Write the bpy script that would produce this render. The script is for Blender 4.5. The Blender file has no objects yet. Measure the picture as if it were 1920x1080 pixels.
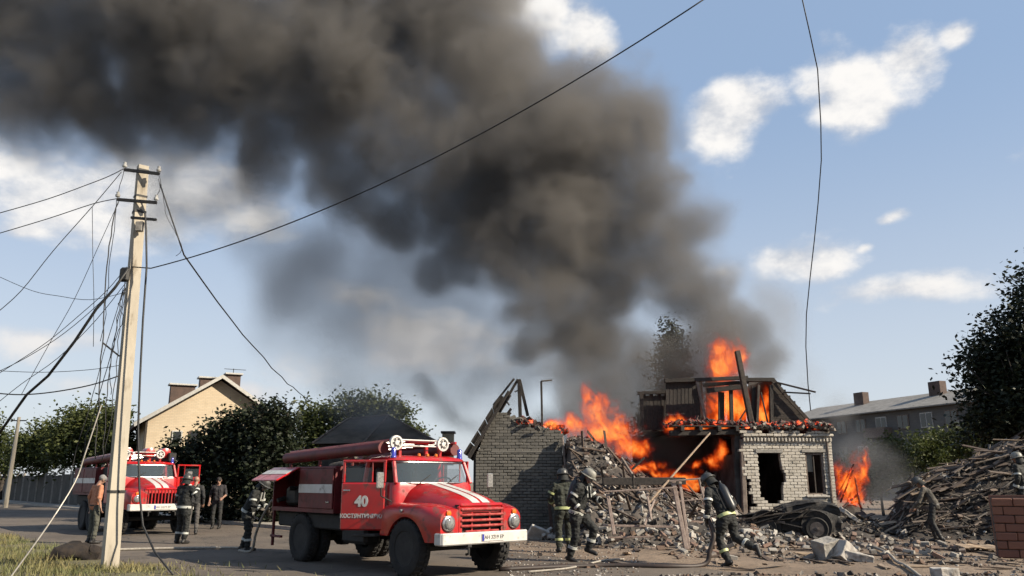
import bpy, bmesh, math, random
import numpy as np
from mathutils import Vector, Matrix, Euler, noise as mnoise
R = math.radians
sc = bpy.context.scene
COL = sc.collection
# ---------------------------------------------------------------- camera
F = 1493.0; PITCH = R(13.67); H = 1.6
cam = bpy.data.cameras.new('camera'); cam_o = bpy.data.objects.new('camera', cam); COL.objects.link(cam_o)
cam_o.location = (0, 0, H); cam_o.rotation_euler = (R(90) + PITCH, 0, 0)
cam.sensor_width = 36; cam.lens = 36 * F / 1920; cam.clip_end = 6000; sc.camera = cam_o
def _dir(px, py):
    u = (px - 960) / F; v = (540 - py) / F; cp, sp = math.cos(PITCH), math.sin(PITCH)
    return Vector((u, cp - v * sp, sp + v * cp))
def at(px, py, Y):
    d = _dir(px, py); t = Y / d.y
    return Vector((d.x * t, Y, H + d.z * t))
def gp(px, py, z=0.0):
    d = _dir(px, py); t = (z - H) / d.z
    return Vector((d.x * t, d.y * t, z))
# ---------------------------------------------------------------- node helper
class X:
    def __init__(s, g, sock): s.g = g; s.s = sock
    def __add__(a, b): return a.g.m('ADD', a, b)
    __radd__ = __add__
    def __sub__(a, b): return a.g.m('SUBTRACT', a, b)
    def __rsub__(a, b): return a.g.m('SUBTRACT', b, a)
    def __mul__(a, b): return a.g.m('MULTIPLY', a, b)
    __rmul__ = __mul__
    def __truediv__(a, b): return a.g.m('DIVIDE', a, b)
    def max(a, b): return a.g.m('MAXIMUM', a, b)
    def min(a, b): return a.g.m('MINIMUM', a, b)
    def clamp(a): return a.g.m('ADD', a, 0., clamp=True)
    def pow(a, b): return a.g.m('POWER', a, b)
class G:
    def __init__(s, nt): s.nt = nt
    def n(s, t, **k):
        o = s.nt.nodes.new(t)
        for a, b in k.items(): setattr(o, a, b)
        return o
    def put(s, sock, v):
        if isinstance(v, X): s.nt.links.new(v.s, sock)
        elif v is not None: sock.default_value = v
    def m(s, op, *a, clamp=False):
        o = s.n('ShaderNodeMath', operation=op, use_clamp=clamp)
        for i, v in enumerate(a): s.put(o.inputs[i], v)
        return X(s, o.outputs[0])
    def vm(s, op, *a, out=0, scale=None):
        o = s.n('ShaderNodeVectorMath', operation=op)
        for i, v in enumerate(a): s.put(o.inputs[i], v)
        if scale is not None: s.put(o.inputs['Scale'], scale)
        return X(s, o.outputs[out])
    def noise(s, vec, scale, detail=2, rough=.5, out=0, dist=0):
        o = s.n('ShaderNodeTexNoise'); s.put(o.inputs['Vector'], vec)
        for k, v in (('Scale', scale), ('Detail', detail), ('Roughness', rough), ('Distortion', dist)): o.inputs[k].default_value = v
        return X(s, o.outputs[out])
    def ss(s, v, a, b, c=0., d=1., t='SMOOTHSTEP'):
        o = s.n('ShaderNodeMapRange', interpolation_type=t); s.put(o.inputs[0], v)
        for i, q in enumerate((a, b, c, d)): s.put(o.inputs[i + 1], q)
        return X(s, o.outputs[0])
    def mix(s, f, a, b):
        o = s.n('ShaderNodeMix', data_type='RGBA'); s.put(o.inputs[0], f)
        for i, q in ((6, a), (7, b)): s.put(o.inputs[i], q if isinstance(q, X) else (*q[:3], 1))
        return X(s, o.outputs[2])
    def dist(s, p, c): return s.vm('DISTANCE', p, tuple(c), out=1)
    def xyz(s, p):
        o = s.n('ShaderNodeSeparateXYZ'); s.put(o.inputs[0], p); return [X(s, q) for q in o.outputs]
    def comb(s, x, y, z):
        o = s.n('ShaderNodeCombineXYZ')
        for i, v in enumerate((x, y, z)): s.put(o.inputs[i], v)
        return X(s, o.outputs[0])
    def ramp(s, f, stops):
        o = s.n('ShaderNodeValToRGB'); e = o.color_ramp.elements
        while len(e) < len(stops): e.new(.5)
        for q, (p, c) in zip(e, stops): q.position = p; q.color = (*c, 1)
        s.put(o.inputs[0], f); return X(s, o.outputs[0])
# ---------------------------------------------------------------- sun, sky with clouds
SUN_EL = R(31); SUN_AZ = R(20)            # low sun from the right, a little behind the camera
SV = Vector((math.cos(SUN_EL) * math.cos(SUN_AZ), -math.cos(SUN_EL) * math.sin(SUN_AZ), math.sin(SUN_EL)))
sun = bpy.data.lights.new('sun', 'SUN'); sun.energy = 5.0; sun.angle = R(.5); sun.color = (1, .88, .70)
sun_o = bpy.data.objects.new('sun', sun); COL.objects.link(sun_o); sun_o.rotation_euler = SV.to_track_quat('Z', 'Y').to_euler()
world = bpy.data.worlds.new('World'); sc.world = world; world.use_nodes = True
def build_sky(nt):
    g = G(nt); bg = nt.nodes['Background']; bg.inputs[1].default_value = 0.055
    sky = g.n('ShaderNodeTexSky', sky_type='NISHITA', sun_disc=False, sun_elevation=SUN_EL)
    sky.sun_rotation = math.atan2(SV.x, SV.y); sky.dust_density = 1.0; sky.air_density = 1.0
    d = X(g, g.n('ShaderNodeTexCoord').outputs['Generated'])
    x, y, z = g.xyz(d)
    az = g.m('ARCTAN2', x, y); el = g.m('ARCSINE', z)
    q = g.comb(az, el * 1.5, 0.)
    n1 = g.noise(q, 9, 7, .58); n2 = g.noise(q, 3.2, 2, .5); nw = g.vm('SUBTRACT', g.noise(q, 5, 3, out=1), (.5, .5, .5))
    n1s = g.noise(g.vm('ADD', q, (.018, .03, 0)), 9, 7, .58)
    wx, wy, _ = g.xyz(nw)
    azw = az + wx * .10; elw = el + wy * .06
    blobs = [  # px, py, half width, half height in px, weight
        (1085, 62, 95, 75, 1.0), (1000, 30, 120, 80, 1.0), (1385, 212, 88, 72, 1.1), (1580, 160, 85, 85, 1.15), (1560, 200, 55, 40, 1.), (1660, 105, 100, 75, 1.0), (1770, 50, 75, 45, .8),
        (1490, 480, 170, 52, .82), (1700, 545, 190, 50, .72), (1350, 500, 120, 60, .7), (1668, 410, 42, 18, .8), (1625, 460, 30, 16, .8),
        (120, 370, 190, 90, 1.0), (330, 360, 200, 90, 1.05), (480, 400, 110, 60, .9), (60, 420, 90, 50, .85), (30, 300, 120, 60, .9),
        (800, 650, 190, 75, 1.0), (60, 640, 130, 50, .75), (460, 740, 160, 40, .7), (200, 720, 200, 30, .62), (650, 560, 180, 60, .6)]
    r = None
    for px, py, hw, hh, wt in blobs:
        v = _dir(px, py).normalized(); a0 = math.atan2(v.x, v.y); e0 = math.asin(v.z)
        k = 1 / math.hypot(1, math.hypot((px - 960) / F, (py - 540) / F))
        rw = math.atan(hw / F) * k * 1.22; rh = math.atan(hh / F) * k * 1.22
        u = (azw - a0) / rw; w = (elw - e0) / rh
        e = wt - g.m('SQRT', u * u + w * w)
        r = e if r is None else g.m('SMOOTH_MAX', r, e, .2)
    free = (n2 - .62) * 2.2                                  # fair-weather clouds over the rest of the sky
    r = r.max(free)
    dens = g.ss(r + (n1 - .5) * 1.75, .08, .68)
    lit = g.ss((n1 - n1s) * 2.2 + r * .25 + .5, .2, .95)
    cl = g.mix(lit, (5.6, 5.9, 6.5), (10.0, 9.7, 9.3))
    low = g.ss(el, 0., .30)
    cl = g.mix(low, (7.4, 7.2, 7.2), cl)
    base = X(g, sky.outputs[0])
    hz = g.ss(el, -.02, .48)
    base = g.mix(hz, g.mix(.74, base, (7.5, 8.0, 8.7)), g.mix(.6, base, (4.2, 5.8, 8.4)))
    g.put(bg.inputs[0], g.mix(dens * .95, base, cl))
build_sky(world.node_tree)
world.cycles.sampling_method = 'MANUAL'; world.cycles.sample_map_resolution = 512
sc.view_settings.view_transform = 'Standard'; sc.view_settings.look = 'None'; sc.view_settings.gamma = 1; sc.view_settings.exposure = 0.9
cy = sc.cycles
cy.use_denoising = True; cy.denoiser = 'OPENIMAGEDENOISE'
cy.max_bounces = 6; cy.diffuse_bounces = 3; cy.glossy_bounces = 3; cy.transmission_bounces = 4; cy.transparent_max_bounces = 12
cy.volume_bounces = 1; cy.volume_step_rate = 3; cy.volume_max_steps = 256
cy.use_adaptive_sampling = True; cy.adaptive_threshold = .02; cy.sample_clamp_indirect = 6; cy.caustics_reflective = False; cy.caustics_refractive = False
# ---------------------------------------------------------------- materials
MATS = {}
ALB = .68      # the photograph is exposed for dark ground: base colours sit at the low end of their range
def K(c): return tuple(v * ALB for v in c)
def mat(name, a, b=None, rough=.8, scale=6., detail=5, bump=0., bscale=None, metal=0., spec=None, coat=0., dirt=None, contrast=(.35, .65), emit=None, stretch=None, coord='Object'):
    """colour a to b by noise, bump, an optional layer of dirt (colour, amount, scale)"""
    if name in MATS: return MATS[name]
    a = K(a); b = K(b) if b else None; dirt = (K(dirt[0]), *dirt[1:]) if dirt else None
    m = bpy.data.materials.new(name); m.use_nodes = True; g = G(m.node_tree); bs = m.node_tree.nodes['Principled BSDF']
    p = X(g, g.n('ShaderNodeTexCoord').outputs[coord])
    if stretch: p = g.vm('MULTIPLY', p, stretch)
    n = g.noise(p, scale, detail, .6)
    c = g.mix(g.ss(n, *contrast), a, b if b else tuple(v * .75 for v in a))
    rv = None
    if dirt:
        dm = g.ss(g.noise(p, dirt[2], 6, .65), .62 - dirt[1] * .35, .78 - dirt[1] * .2)
        c = g.mix(dm, c, dirt[0]); rv = g.ss(dm, 0., 1., rough, .9, 'LINEAR')
    g.put(bs.inputs['Base Color'], c)
    g.put(bs.inputs['Roughness'], rv if rv else rough); bs.inputs['Metallic'].default_value = metal
    if spec is not None: bs.inputs['Specular IOR Level'].default_value = spec
    bs.inputs['Coat Weight'].default_value = coat; bs.inputs['Coat Roughness'].default_value = .12
    if bump:
        bn = g.n('ShaderNodeBump'); bn.inputs['Strength'].default_value = bump; bn.inputs['Distance'].default_value = .02
        g.put(bn.inputs['Height'], g.noise(p, bscale or scale * 4, 6, .65)); m.node_tree.links.new(bn.outputs[0], bs.inputs['Normal'])
    MATS[name] = m; return m
def glow_mat(name, base, col, strength, scale, lo, hi):
    """charred surface with glowing spots"""
    m = bpy.data.materials.new(name); m.use_nodes = True; g = G(m.node_tree); bs = m.node_tree.nodes['Principled BSDF']
    p = X(g, g.n('ShaderNodeTexCoord').outputs['Object']); n = g.noise(p, scale, 5, .6)
    f = g.ss(n, lo, hi)
    g.put(bs.inputs['Base Color'], g.mix(f, base, (.12, .03, .02))); bs.inputs['Roughness'].default_value = .9
    g.put(bs.inputs['Emission Color'], g.mix(f, (.5, .02, .01), col)); g.put(bs.inputs['Emission Strength'], f * (strength * .62))
    MATS[name] = m; return m
# ---------------------------------------------------------------- mesh builder
class MB:
    def __init__(s): s.v = []; s.f = []; s.mi = []
    def add(s, vs, fs, mi=0, M=None):
        b = len(s.v)
        s.v += [tuple(M @ Vector(v)) for v in vs] if M else [tuple(v) for v in vs]
        s.f += [tuple(b + i for i in f) for f in fs]; s.mi += [mi] * len(fs); return s
    def box(s, c, d, mi=0, b=0., rot=None, M=None):
        x, y, z = (q / 2 for q in d); c = Vector(c)
        RM = Euler(rot).to_matrix() if rot else None
        if b <= 0:
            vs = [(i * x, j * y, k * z) for i in (-1, 1) for j in (-1, 1) for k in (-1, 1)]
            fs = [(0, 1, 3, 2), (4, 6, 7, 5), (0, 4, 5, 1), (2, 3, 7, 6), (0, 2, 6, 4), (1, 5, 7, 3)]
        else:
            b = min(b, .45 * min(d)); vs = []; idx = {}
            for i in (-1, 1):
                for j in (-1, 1):
                    for k in (-1, 1):
                        for ax in range(3):
                            idx[i, j, k, ax] = len(vs)
                            vs.append((i * (x - (b if ax != 0 else 0)), j * (y - (b if ax != 1 else 0)), k * (z - (b if ax != 2 else 0))))
            I = idx; fs = []
            for q in (-1, 1):
                fs += [tuple(I[q, j, k, 0] for j, k in ((-1, -1), (1, -1), (1, 1), (-1, 1)))[::q], tuple(I[j, q, k, 1] for j, k in ((-1, -1), (-1, 1), (1, 1), (1, -1)))[::q],
                       tuple(I[j, k, q, 2] for j, k in ((-1, -1), (1, -1), (1, 1), (-1, 1)))[::q]]
            for a in (-1, 1):
                for c2 in (-1, 1):
                    t = a * c2
                    fs += [(I[a, c2, -1, 0], I[a, c2, -1, 1], I[a, c2, 1, 1], I[a, c2, 1, 0])[::t], (I[a, -1, c2, 0], I[a, 1, c2, 0], I[a, 1, c2, 2], I[a, -1, c2, 2])[::t],
                           (I[-1, a, c2, 1], I[-1, a, c2, 2], I[1, a, c2, 2], I[1, a, c2, 1])[::t]]
                    for k in (-1, 1): fs.append((I[a, c2, k, 0], I[a, c2, k, 1], I[a, c2, k, 2])[::a * c2 * k])
        vs = [(RM @ Vector(v) if RM else Vector(v)) + c for v in vs]
        return s.add(vs, fs, mi, M)
    def rings(s, rs, mi=0, closed=True, caps=True, M=None):
        n = len(rs[0]); vs = [p for r in rs for p in r]; fs = []
        for i in range(len(rs) - 1):
            for j in range(n if closed else n - 1):
                k = (j + 1) % n; fs.append((i * n + j, i * n + k, (i + 1) * n + k, (i + 1) * n + j))
        if caps and closed: fs += [tuple(range(n))[::-1], tuple((len(rs) - 1) * n + j for j in range(n))]
        return s.add(vs, fs, mi, M)
    def tube(s, pts, rad, n=8, mi=0, M=None, caps=True):
        pts = [Vector(p) for p in pts]; rad = rad if isinstance(rad, (list, tuple)) else [rad] * len(pts); rs = []; up = None
        for i, p in enumerate(pts):
            t = (pts[min(i + 1, len(pts) - 1)] - pts[max(i - 1, 0)])
            t = t.normalized() if t.length > 1e-9 else Vector((0, 0, 1))
            if up is None: up = t.orthogonal().normalized()
            up = (up - t * up.dot(t)); up = up.normalized() if up.length > 1e-6 else t.orthogonal().normalized()
            w = t.cross(up); r = rad[i]
            rs.append([p + (up * math.cos(a) + w * math.sin(a)) * r for a in (2 * math.pi * j / n for j in range(n))])
        return s.rings(rs, mi, True, caps, M)
    def bar(s, a, b, w, h, mi=0, up=(0, 0, 1), bev=0., M=None):
        a, b = Vector(a), Vector(b); t = (b - a); L = t.length; t.normalize(); u = Vector(up)
        y = u.cross(t); y = y.normalized() if y.length > 1e-4 else t.orthogonal().normalized(); z = t.cross(y)
        Mm = Matrix((t, y, z)).transposed().to_4x4(); Mm.translation = (a + b) / 2
        q = MB().box((0, 0, 0), (L, w, h), 0, bev); return s.add([Mm @ Vector(v) for v in q.v], q.f, mi, M)
    def lathe(s, prof, n=24, mi=0, axis='z', M=None):
        rs = []
        for r, h in prof:
            ring = []
            for j in range(n):
                a = 2 * math.pi * j / n; c, d = r * math.cos(a), r * math.sin(a)
                ring.append((c, d, h) if axis == 'z' else ((h, c, d) if axis == 'x' else (d, h, c)))
            rs.append(ring)
        return s.rings(rs, mi, True, True, M)
    def prism(s, poly, h0, h1, axis='y', mi=0, M=None):
        f = {'y': lambda p, h: (p[0], h, p[1]), 'x': lambda p, h: (h, p[0], p[1]), 'z': lambda p, h: (p[0], p[1], h)}[axis]
        return s.rings([[f(p, h0) for p in poly], [f(p, h1) for p in poly]], mi, True, True, M)
    def quad(s, *vs, mi=0): return s.add(vs, [tuple(range(len(vs)))], mi)
    def build(s, name, mats, parent=None, smooth=False, fix=True, M=None):
        me = bpy.data.meshes.new(name); me.from_pydata(s.v, [], s.f)
        mats = mats if isinstance(mats, (list, tuple)) else [mats]
        for m in mats: me.materials.append(m)
        if len(mats) > 1: me.polygons.foreach_set('material_index', s.mi)
        if fix:
            bm = bmesh.new(); bm.from_mesh(me); bmesh.ops.recalc_face_normals(bm, faces=bm.faces); bm.to_mesh(me); bm.free()
        if smooth:
            me.polygons.foreach_set('use_smooth', [True] * len(me.polygons))
            if smooth is not True: me.set_sharp_from_angle(angle=R(smooth))
        return link(name, me, parent, M)
def link(name, me, parent=None, M=None):
    o = bpy.data.objects.new(name, me); COL.objects.link(o)
    if parent: o.parent = parent
    if M is not None: o.matrix_local = M
    return o
def tag(o, label=None, cat=None, group=None, kind=None):
    if label: o['label'] = label
    if cat: o['category'] = cat
    if group: o['group'] = group
    if kind: o['kind'] = kind
    return o
def thing(name, label, cat, loc=(0, 0, 0), rz=0., group=None):
    o = bpy.data.objects.new(name, None); COL.objects.link(o); o.location = loc; o.rotation_euler = (0, 0, rz); o.empty_display_size = .2
    return tag(o, label, cat, group)
def rough_up(o, amt, scale=1.5, seed=0):
    me = o.data
    for v in me.vertices:
        v.co += Vector(mnoise.noise_vector(Vector(v.co) * scale + Vector((seed * 7.3, seed, 0)))) * amt
    return o
rnd = random.Random(7)
# ---------------------------------------------------------------- shared materials
def brick_mat(name, cols, rough=.85, dirt=(.05, .045, .04), damt=.45):
    """each brick its own shade (object random) with grime"""
    cols = [K(c) for c in cols]; dirt = K(dirt)
    m = bpy.data.materials.new(name); m.use_nodes = True; g = G(m.node_tree); bs = m.node_tree.nodes['Principled BSDF']
    p = X(g, g.n('ShaderNodeTexCoord').outputs['Object']); oi = g.n('ShaderNodeObjectInfo'); rv = X(g, oi.outputs['Random'])
    gl = X(g, g.n('ShaderNodeNewGeometry').outputs['Position'])
    c = g.ramp(rv, [(i / (len(cols) - 1), q) for i, q in enumerate(cols)])
    n = g.noise(gl, 1.3, 7, .7)
    c = g.mix(g.ss(n, .50, .80) * damt * 1.6, c, dirt)
    c = g.mix(g.ss(g.noise(gl, 30, 4, .6), .45, .8) * .35, c, tuple(v * .45 for v in cols[0]))
    g.put(bs.inputs['Base Color'], c); bs.inputs['Roughness'].default_value = rough
    bn = g.n('ShaderNodeBump'); bn.inputs['Strength'].default_value = .5; bn.inputs['Distance'].default_value = .01
    g.put(bn.inputs['Height'], g.noise(gl, 45, 4, .6)); m.node_tree.links.new(bn.outputs[0], bs.inputs['Normal'])
    MATS[name] = m; return m
M_white_brick = brick_mat('white silicate brick', [(.60, .545, .46), (.71, .655, .57), (.50, .45, .375), (.66, .605, .52)], damt=.55)
M_grey_brick = brick_mat('grey sooty brick', [(.15, .14, .12), (.19, .178, .155), (.12, .114, .10), (.165, .155, .135)], damt=.7)
M_red_brick = brick_mat('brown clay block', [(.23, .095, .06), (.27, .12, .075), (.20, .085, .06)], damt=.3)
M_rub_brick = brick_mat('loose brick', [(.36, .33, .29), (.44, .41, .36), (.22, .195, .17), (.24, .14, .10), (.30, .27, .23)], damt=.7)
M_mortar = mat('mortar', (.30, .28, .25), (.18, .17, .15), .95, 9, bump=.4)
M_mortar_d = mat('dark mortar', (.10, .095, .09), (.06, .06, .055), .95, 9, bump=.4)
M_char = mat('charred timber', (.022, .018, .016), (.045, .036, .03), .85, 14, bump=.6, stretch=(1, 1, 1))
M_char2 = mat('scorched timber', (.075, .055, .042), (.03, .024, .02), .85, 12, bump=.5)
M_ember = glow_mat('glowing embers', (.05, .03, .025), (1, .16, .05), 2.6, 5.5, .52, .72)
M_plaster_d = mat('sooty plaster', (.09, .085, .08), (.03, .028, .026), .95, 1.6, bump=.3)
M_plank = None
def wood_mat(name, cols):
    cols = [K(c) for c in cols]
    m = bpy.data.materials.new(name); m.use_nodes = True; g = G(m.node_tree); bs = m.node_tree.nodes['Principled BSDF']
    p = X(g, g.n('ShaderNodeTexCoord').outputs['Object']); rv = X(g, g.n('ShaderNodeObjectInfo').outputs['Random'])
    c = g.ramp(rv, [(i / (len(cols) - 1), q) for i, q in enumerate(cols)])
    n = g.noise(g.vm('MULTIPLY', p, (1.2, 14, 14)), 3, 6, .65)
    g.put(bs.inputs['Base Color'], g.mix(g.ss(n, .4, .75), c, (.06, .045, .035))); bs.inputs['Roughness'].default_value = .85
    bn = g.n('ShaderNodeBump'); bn.inputs['Strength'].default_value = .5; bn.inputs['Distance'].default_value = .01
    g.put(bn.inputs['Height'], n); m.node_tree.links.new(bn.outputs[0], bs.inputs['Normal']); MATS[name] = m; return m
M_plank = wood_mat('weathered plank', [(.085, .054, .038), (.13, .09, .067), (.05, .034, .026), (.19, .15, .12), (.09, .058, .042), (.06, .042, .032)])
M_plank_l = wood_mat('fresh plank', [(.42, .31, .21), (.50, .38, .27), (.36, .26, .18)])
M_post = mat('weathered grey post', (.26, .205, .17), (.15, .115, .095), .85, 7, bump=.5)
M_conc = mat('concrete', (.40, .37, .33), (.30, .28, .25), .9, 5, bump=.5, dirt=((.14, .12, .10), .3, 3))
M_concl = mat('pale concrete', (.55, .51, .46), (.42, .39, .35), .9, 5, bump=.5, dirt=((.2, .17, .14), .3, 3))
M_slate = mat('grey asbestos sheet roof', (.34, .32, .29), (.24, .225, .205), .9, 1.5, bump=.3, dirt=((.13, .12, .10), .25, 2))
M_glass_d = mat('dark window glass', (.012, .014, .016), (.02, .022, .024), .12, 3, spec=.6)
M_white_fr = mat('white paint', (.62, .61, .58), (.5, .49, .46), .6, 8)
M_dwood = mat('dark frame', (.06, .045, .035), (.035, .028, .022), .7, 8)
M_metal_d = mat('dark steel', (.03, .03, .032), (.05, .048, .045), .6, 9, metal=.6)
# ---------------------------------------------------------------- ground, road, verge
RO = Vector((-1.11, 15.1, 0)); RT = Vector((-.667, .745, 0)); RN = Vector((.745, .667, 0))
def rp(s, w, z=0.): return RO + RT * s + RN * w + Vector((0, 0, z))
def ground_mat():
    m = bpy.data.materials.new('dusty yard earth'); m.use_nodes = True; g = G(m.node_tree); bs = m.node_tree.nodes['Principled BSDF']
    p = X(g, g.n('ShaderNodeNewGeometry').outputs['Position'])
    n1 = g.noise(p, .35, 5, .6); n2 = g.noise(p, 3.5, 6, .65); n3 = g.noise(p, 22, 4, .6)
    c = g.mix(g.ss(n1, .38, .64), K((.30, .22, .155)), K((.195, .142, .10)))
    c = g.mix(g.ss(n2, .48, .72) * .75, c, K((.085, .065, .05)))
    c = g.mix(g.ss(n3, .60, .75) * .6, c, K((.42, .36, .29)))
    g.put(bs.inputs['Base Color'], c); bs.inputs['Roughness'].default_value = .95
    bn = g.n('ShaderNodeBump'); bn.inputs['Strength'].default_value = 1; bn.inputs['Distance'].default_value = .05
    g.put(bn.inputs['Height'], n2 * .7 + n3 * .5); m.node_tree.links.new(bn.outputs[0], bs.inputs['Normal']); return m
def road_mat():
    m = bpy.data.materials.new('dusty asphalt'); m.use_nodes = True; g = G(m.node_tree); bs = m.node_tree.nodes['Principled BSDF']
    p = X(g, g.n('ShaderNodeNewGeometry').outputs['Position'])
    n1 = g.noise(p, .5, 6, .65); n2 = g.noise(p, 5, 5, .65); n3 = g.noise(p, 60, 3, .6)
    c = g.mix(g.ss(n1, .35, .65), K((.165, .132, .102)), K((.11, .088, .07)))
    c = g.mix(g.ss(n2, .52, .72) * .6, c, K((.085, .075, .066))); c = g.mix(g.ss(n3, .6, .75) * .4, c, K((.33, .29, .25)))
    vo = g.n('ShaderNodeTexVoronoi', feature='DISTANCE_TO_EDGE'); vo.inputs['Scale'].default_value = .55
    g.put(vo.inputs['Vector'], g.vm('ADD', p, g.vm('SCALE', g.noise(p, 2.2, 4, out=1), scale=.9)))
    cr = g.ss(X(g, vo.outputs['Distance']), .004, .02, 1., 0.)
    c = g.mix(cr * g.ss(n1, .4, .6), c, K((.045, .04, .035)))
    g.put(bs.inputs['Base Color'], c); bs.inputs['Roughness'].default_value = .92
    bn = g.n('ShaderNodeBump'); bn.inputs['Strength'].default_value = .6; bn.inputs['Distance'].default_value = .02
    g.put(bn.inputs['Height'], n2 + n3 * .5 - cr); m.node_tree.links.new(bn.outputs[0], bs.inputs['Normal']); return m
b = MB(); b.quad((-900, -60, 0), (900, -60, 0), (900, 1800, 0), (-900, 1800, 0)); tag(b.build('ground', ground_mat()), kind='structure')
rs = [-30 + 2.5 * i for i in range(70)]; b = MB(); L = [rp(s, -3.7 + .25 * mnoise.noise(Vector((s * .5, 0, 0))), .004) for s in rs]; Rr = [rp(s, 3.7 + (.35 + (.9 if s < 12 else 0)) * mnoise.noise(Vector((s * .7, 5, 0))), .004) for s in rs]
for i in range(len(rs) - 1): b.quad(L[i], Rr[i], Rr[i + 1], L[i + 1])
tag(b.build('road', road_mat()), kind='structure')
M_kerb = mat('pale kerb concrete', (.46, .42, .36), (.34, .31, .27), .9, 4, bump=.4)
for name, w0, w1, s0, s1, z1 in (('kerb', 3.95, 4.12, 13, 120, .12), ('pavement', 4.124, 5.5, 13, 120, .10)):
    b = MB(); n = 40 if name == 'kerb' else 1
    for i in range(n):
        a0, a1 = s0 + (s1 - s0) * i / n, s0 + (s1 - s0) * (i + 1) / n - (.015 if n > 1 else 0)
        b.rings([[rp(a0, w0, -.02), rp(a0, w1, -.02), rp(a0, w1, z1), rp(a0, w0, z1)], [rp(a1, w0, -.02), rp(a1, w1, -.02), rp(a1, w1, z1), rp(a1, w0, z1)]])
    tag(b.build(name, M_kerb), kind='structure')
# grassy verge left of the road
M_soil = mat('verge soil', (.17, .155, .075), (.12, .10, .055), .95, 2.5, bump=.6, bscale=20, coord='Object')
b = MB(); b.quad(rp(-30, -30, .006), rp(-30, -3.75, .006), rp(60, -3.75, .006), rp(60, -30, .006)); tag(b.build('grass_verge', M_soil), kind='structure')
M_grass = mat('grass blades', (.135, .15, .05), (.25, .21, .085), .75, .9, 3, coord='Object')
def grass():
    r = random.Random(3); b = MB()
    for i in range(26000):
        s = r.uniform(-7, 17); w = -3.75 - abs(r.gauss(0, 1)) * 3.6
        p = rp(s, w)
        dens = mnoise.noise(p * .55) + .35 * mnoise.noise(p * 2.1)
        if dens < -.28 + (.35 if w > -4.8 else 0): continue
        h = r.uniform(.05, .17) * (1 + .7 * dens); a = r.uniform(0, 6.28); wd = r.uniform(.006, .013)
        d = Vector((math.cos(a), math.sin(a), 0)); lean = Vector((r.gauss(0, .35), r.gauss(0, .35), 1)) * h; q = Vector((-d.y, d.x, 0)) * wd
        b.v += [tuple(p - q), tuple(p + q), tuple(p + lean)]; k = len(b.v); b.f.append((k - 3, k - 2, k - 1)); b.mi.append(0)
    for i in range(2600):       # dry tufts round the pole and along the bottom edge of the road
        t = r.random(); c = Vector((-7.6, 15.6, 0)) if t < .5 else rp(r.uniform(-6, 2), -3.6)
        p = c + Vector((r.gauss(0, .9), r.gauss(0, .55), 0)); h = r.uniform(.03, .12); a = r.uniform(0, 6.28); q = Vector((math.cos(a), math.sin(a), 0)) * .01
        lean = Vector((r.gauss(0, .5), r.gauss(0, .5), 1)) * h
        b.v += [tuple(p - q), tuple(p + q), tuple(p + lean)]; k = len(b.v); b.f.append((k - 3, k - 2, k - 1)); b.mi.append(0)
    tag(b.build('grass', M_grass, fix=False), 'short green and straw coloured grass beside the road', 'grass', kind='stuff')
grass()
# ---------------------------------------------------------------- brick walls made of single bricks
BRICK = []
def brick_meshes(m, L=.25, Hh=.088, D=.12):
    out = []
    for i in range(4):
        b = MB(); b.box((0, 0, 0), (L, D, Hh), 0, .006 + .004 * i); me = bpy.data.meshes.new('brick'); me.from_pydata(b.v, [], b.f); me.materials.append(m); out.append(me)
    return out
def brick_wall(parent, name, bm_mat, mort, M, L, Hh, inside, cap=300, bl=.25, bh=.088, j=.011, ragged=.0, label=None):
    """wall of single bricks in running bond in the local x-z plane, recessed mortar behind; inside(u, z) says where masonry still stands"""
    meshes = brick_meshes(bm_mat, bl, bh); mb = MB(); rest = MB(); rr = random.Random(hash(name) % 1000 if False else len(name)); n = 0; todo = []
    rows = int(Hh / (bh + j))
    for r in range(rows):
        z = (r + .5) * (bh + j); u = -(bl + j) * (.5 if r % 2 else 0); run = None
        while u < L:
            lo, hi = max(u, 0), min(u + bl, L); sp = []
            if hi - lo > .05:
                ns = 12; ins = [inside(lo + (hi - lo) * (q + .5) / ns, z) for q in range(ns)]; q = 0
                while q < ns:
                    if ins[q]:
                        q2 = q
                        while q2 < ns and ins[q2]: q2 += 1
                        sp.append((lo + (hi - lo) * q / ns, lo + (hi - lo) * q2 / ns)); q = q2
                    else: q += 1
            for a_, c_ in sp:
                if c_ - a_ > .05:
                    todo.append(((a_ + c_) / 2, z, (c_ - a_) / bl)); e_ = min(c_ + j, L) if c_ > hi - .002 else c_; mb.box(((a_ + e_) / 2, .075, z), (e_ - a_, .118, bh + j))
            u += bl + j
    w = mb.build(name, mort, parent, fix=False, M=M)
    if label: w['label'] = label
    rr.shuffle(todo); todo.sort(key=lambda t: -(t[2] > .9))
    for k, (c, z, s) in enumerate(todo):
        dy = rr.gauss(0, .004); a = rr.gauss(0, .006)
        if k < cap:
            o = link('brick', meshes[rr.randrange(4)], w); o.location = (c, dy, z); o.scale = (s, 1, 1); o.rotation_euler = (0, a, rr.gauss(0, .01))
        else: rest.box((c, dy, z), (bl * s, .12, bh), 0, .007)
    if rest.v: tag(rest.build('brickwork', bm_mat, w, fix=False), kind='stuff')
    return w
def poly_in(poly):
    def f(x, z):
        c = False; n = len(poly)
        for i in range(n):
            (x0, z0), (x1, z1) = poly[i], poly[i - 1]
            if (z0 > z) != (z1 > z) and x < (x1 - x0) * (z - z0) / (z1 - z0) + x0: c = not c
        return c
    return f
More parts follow.
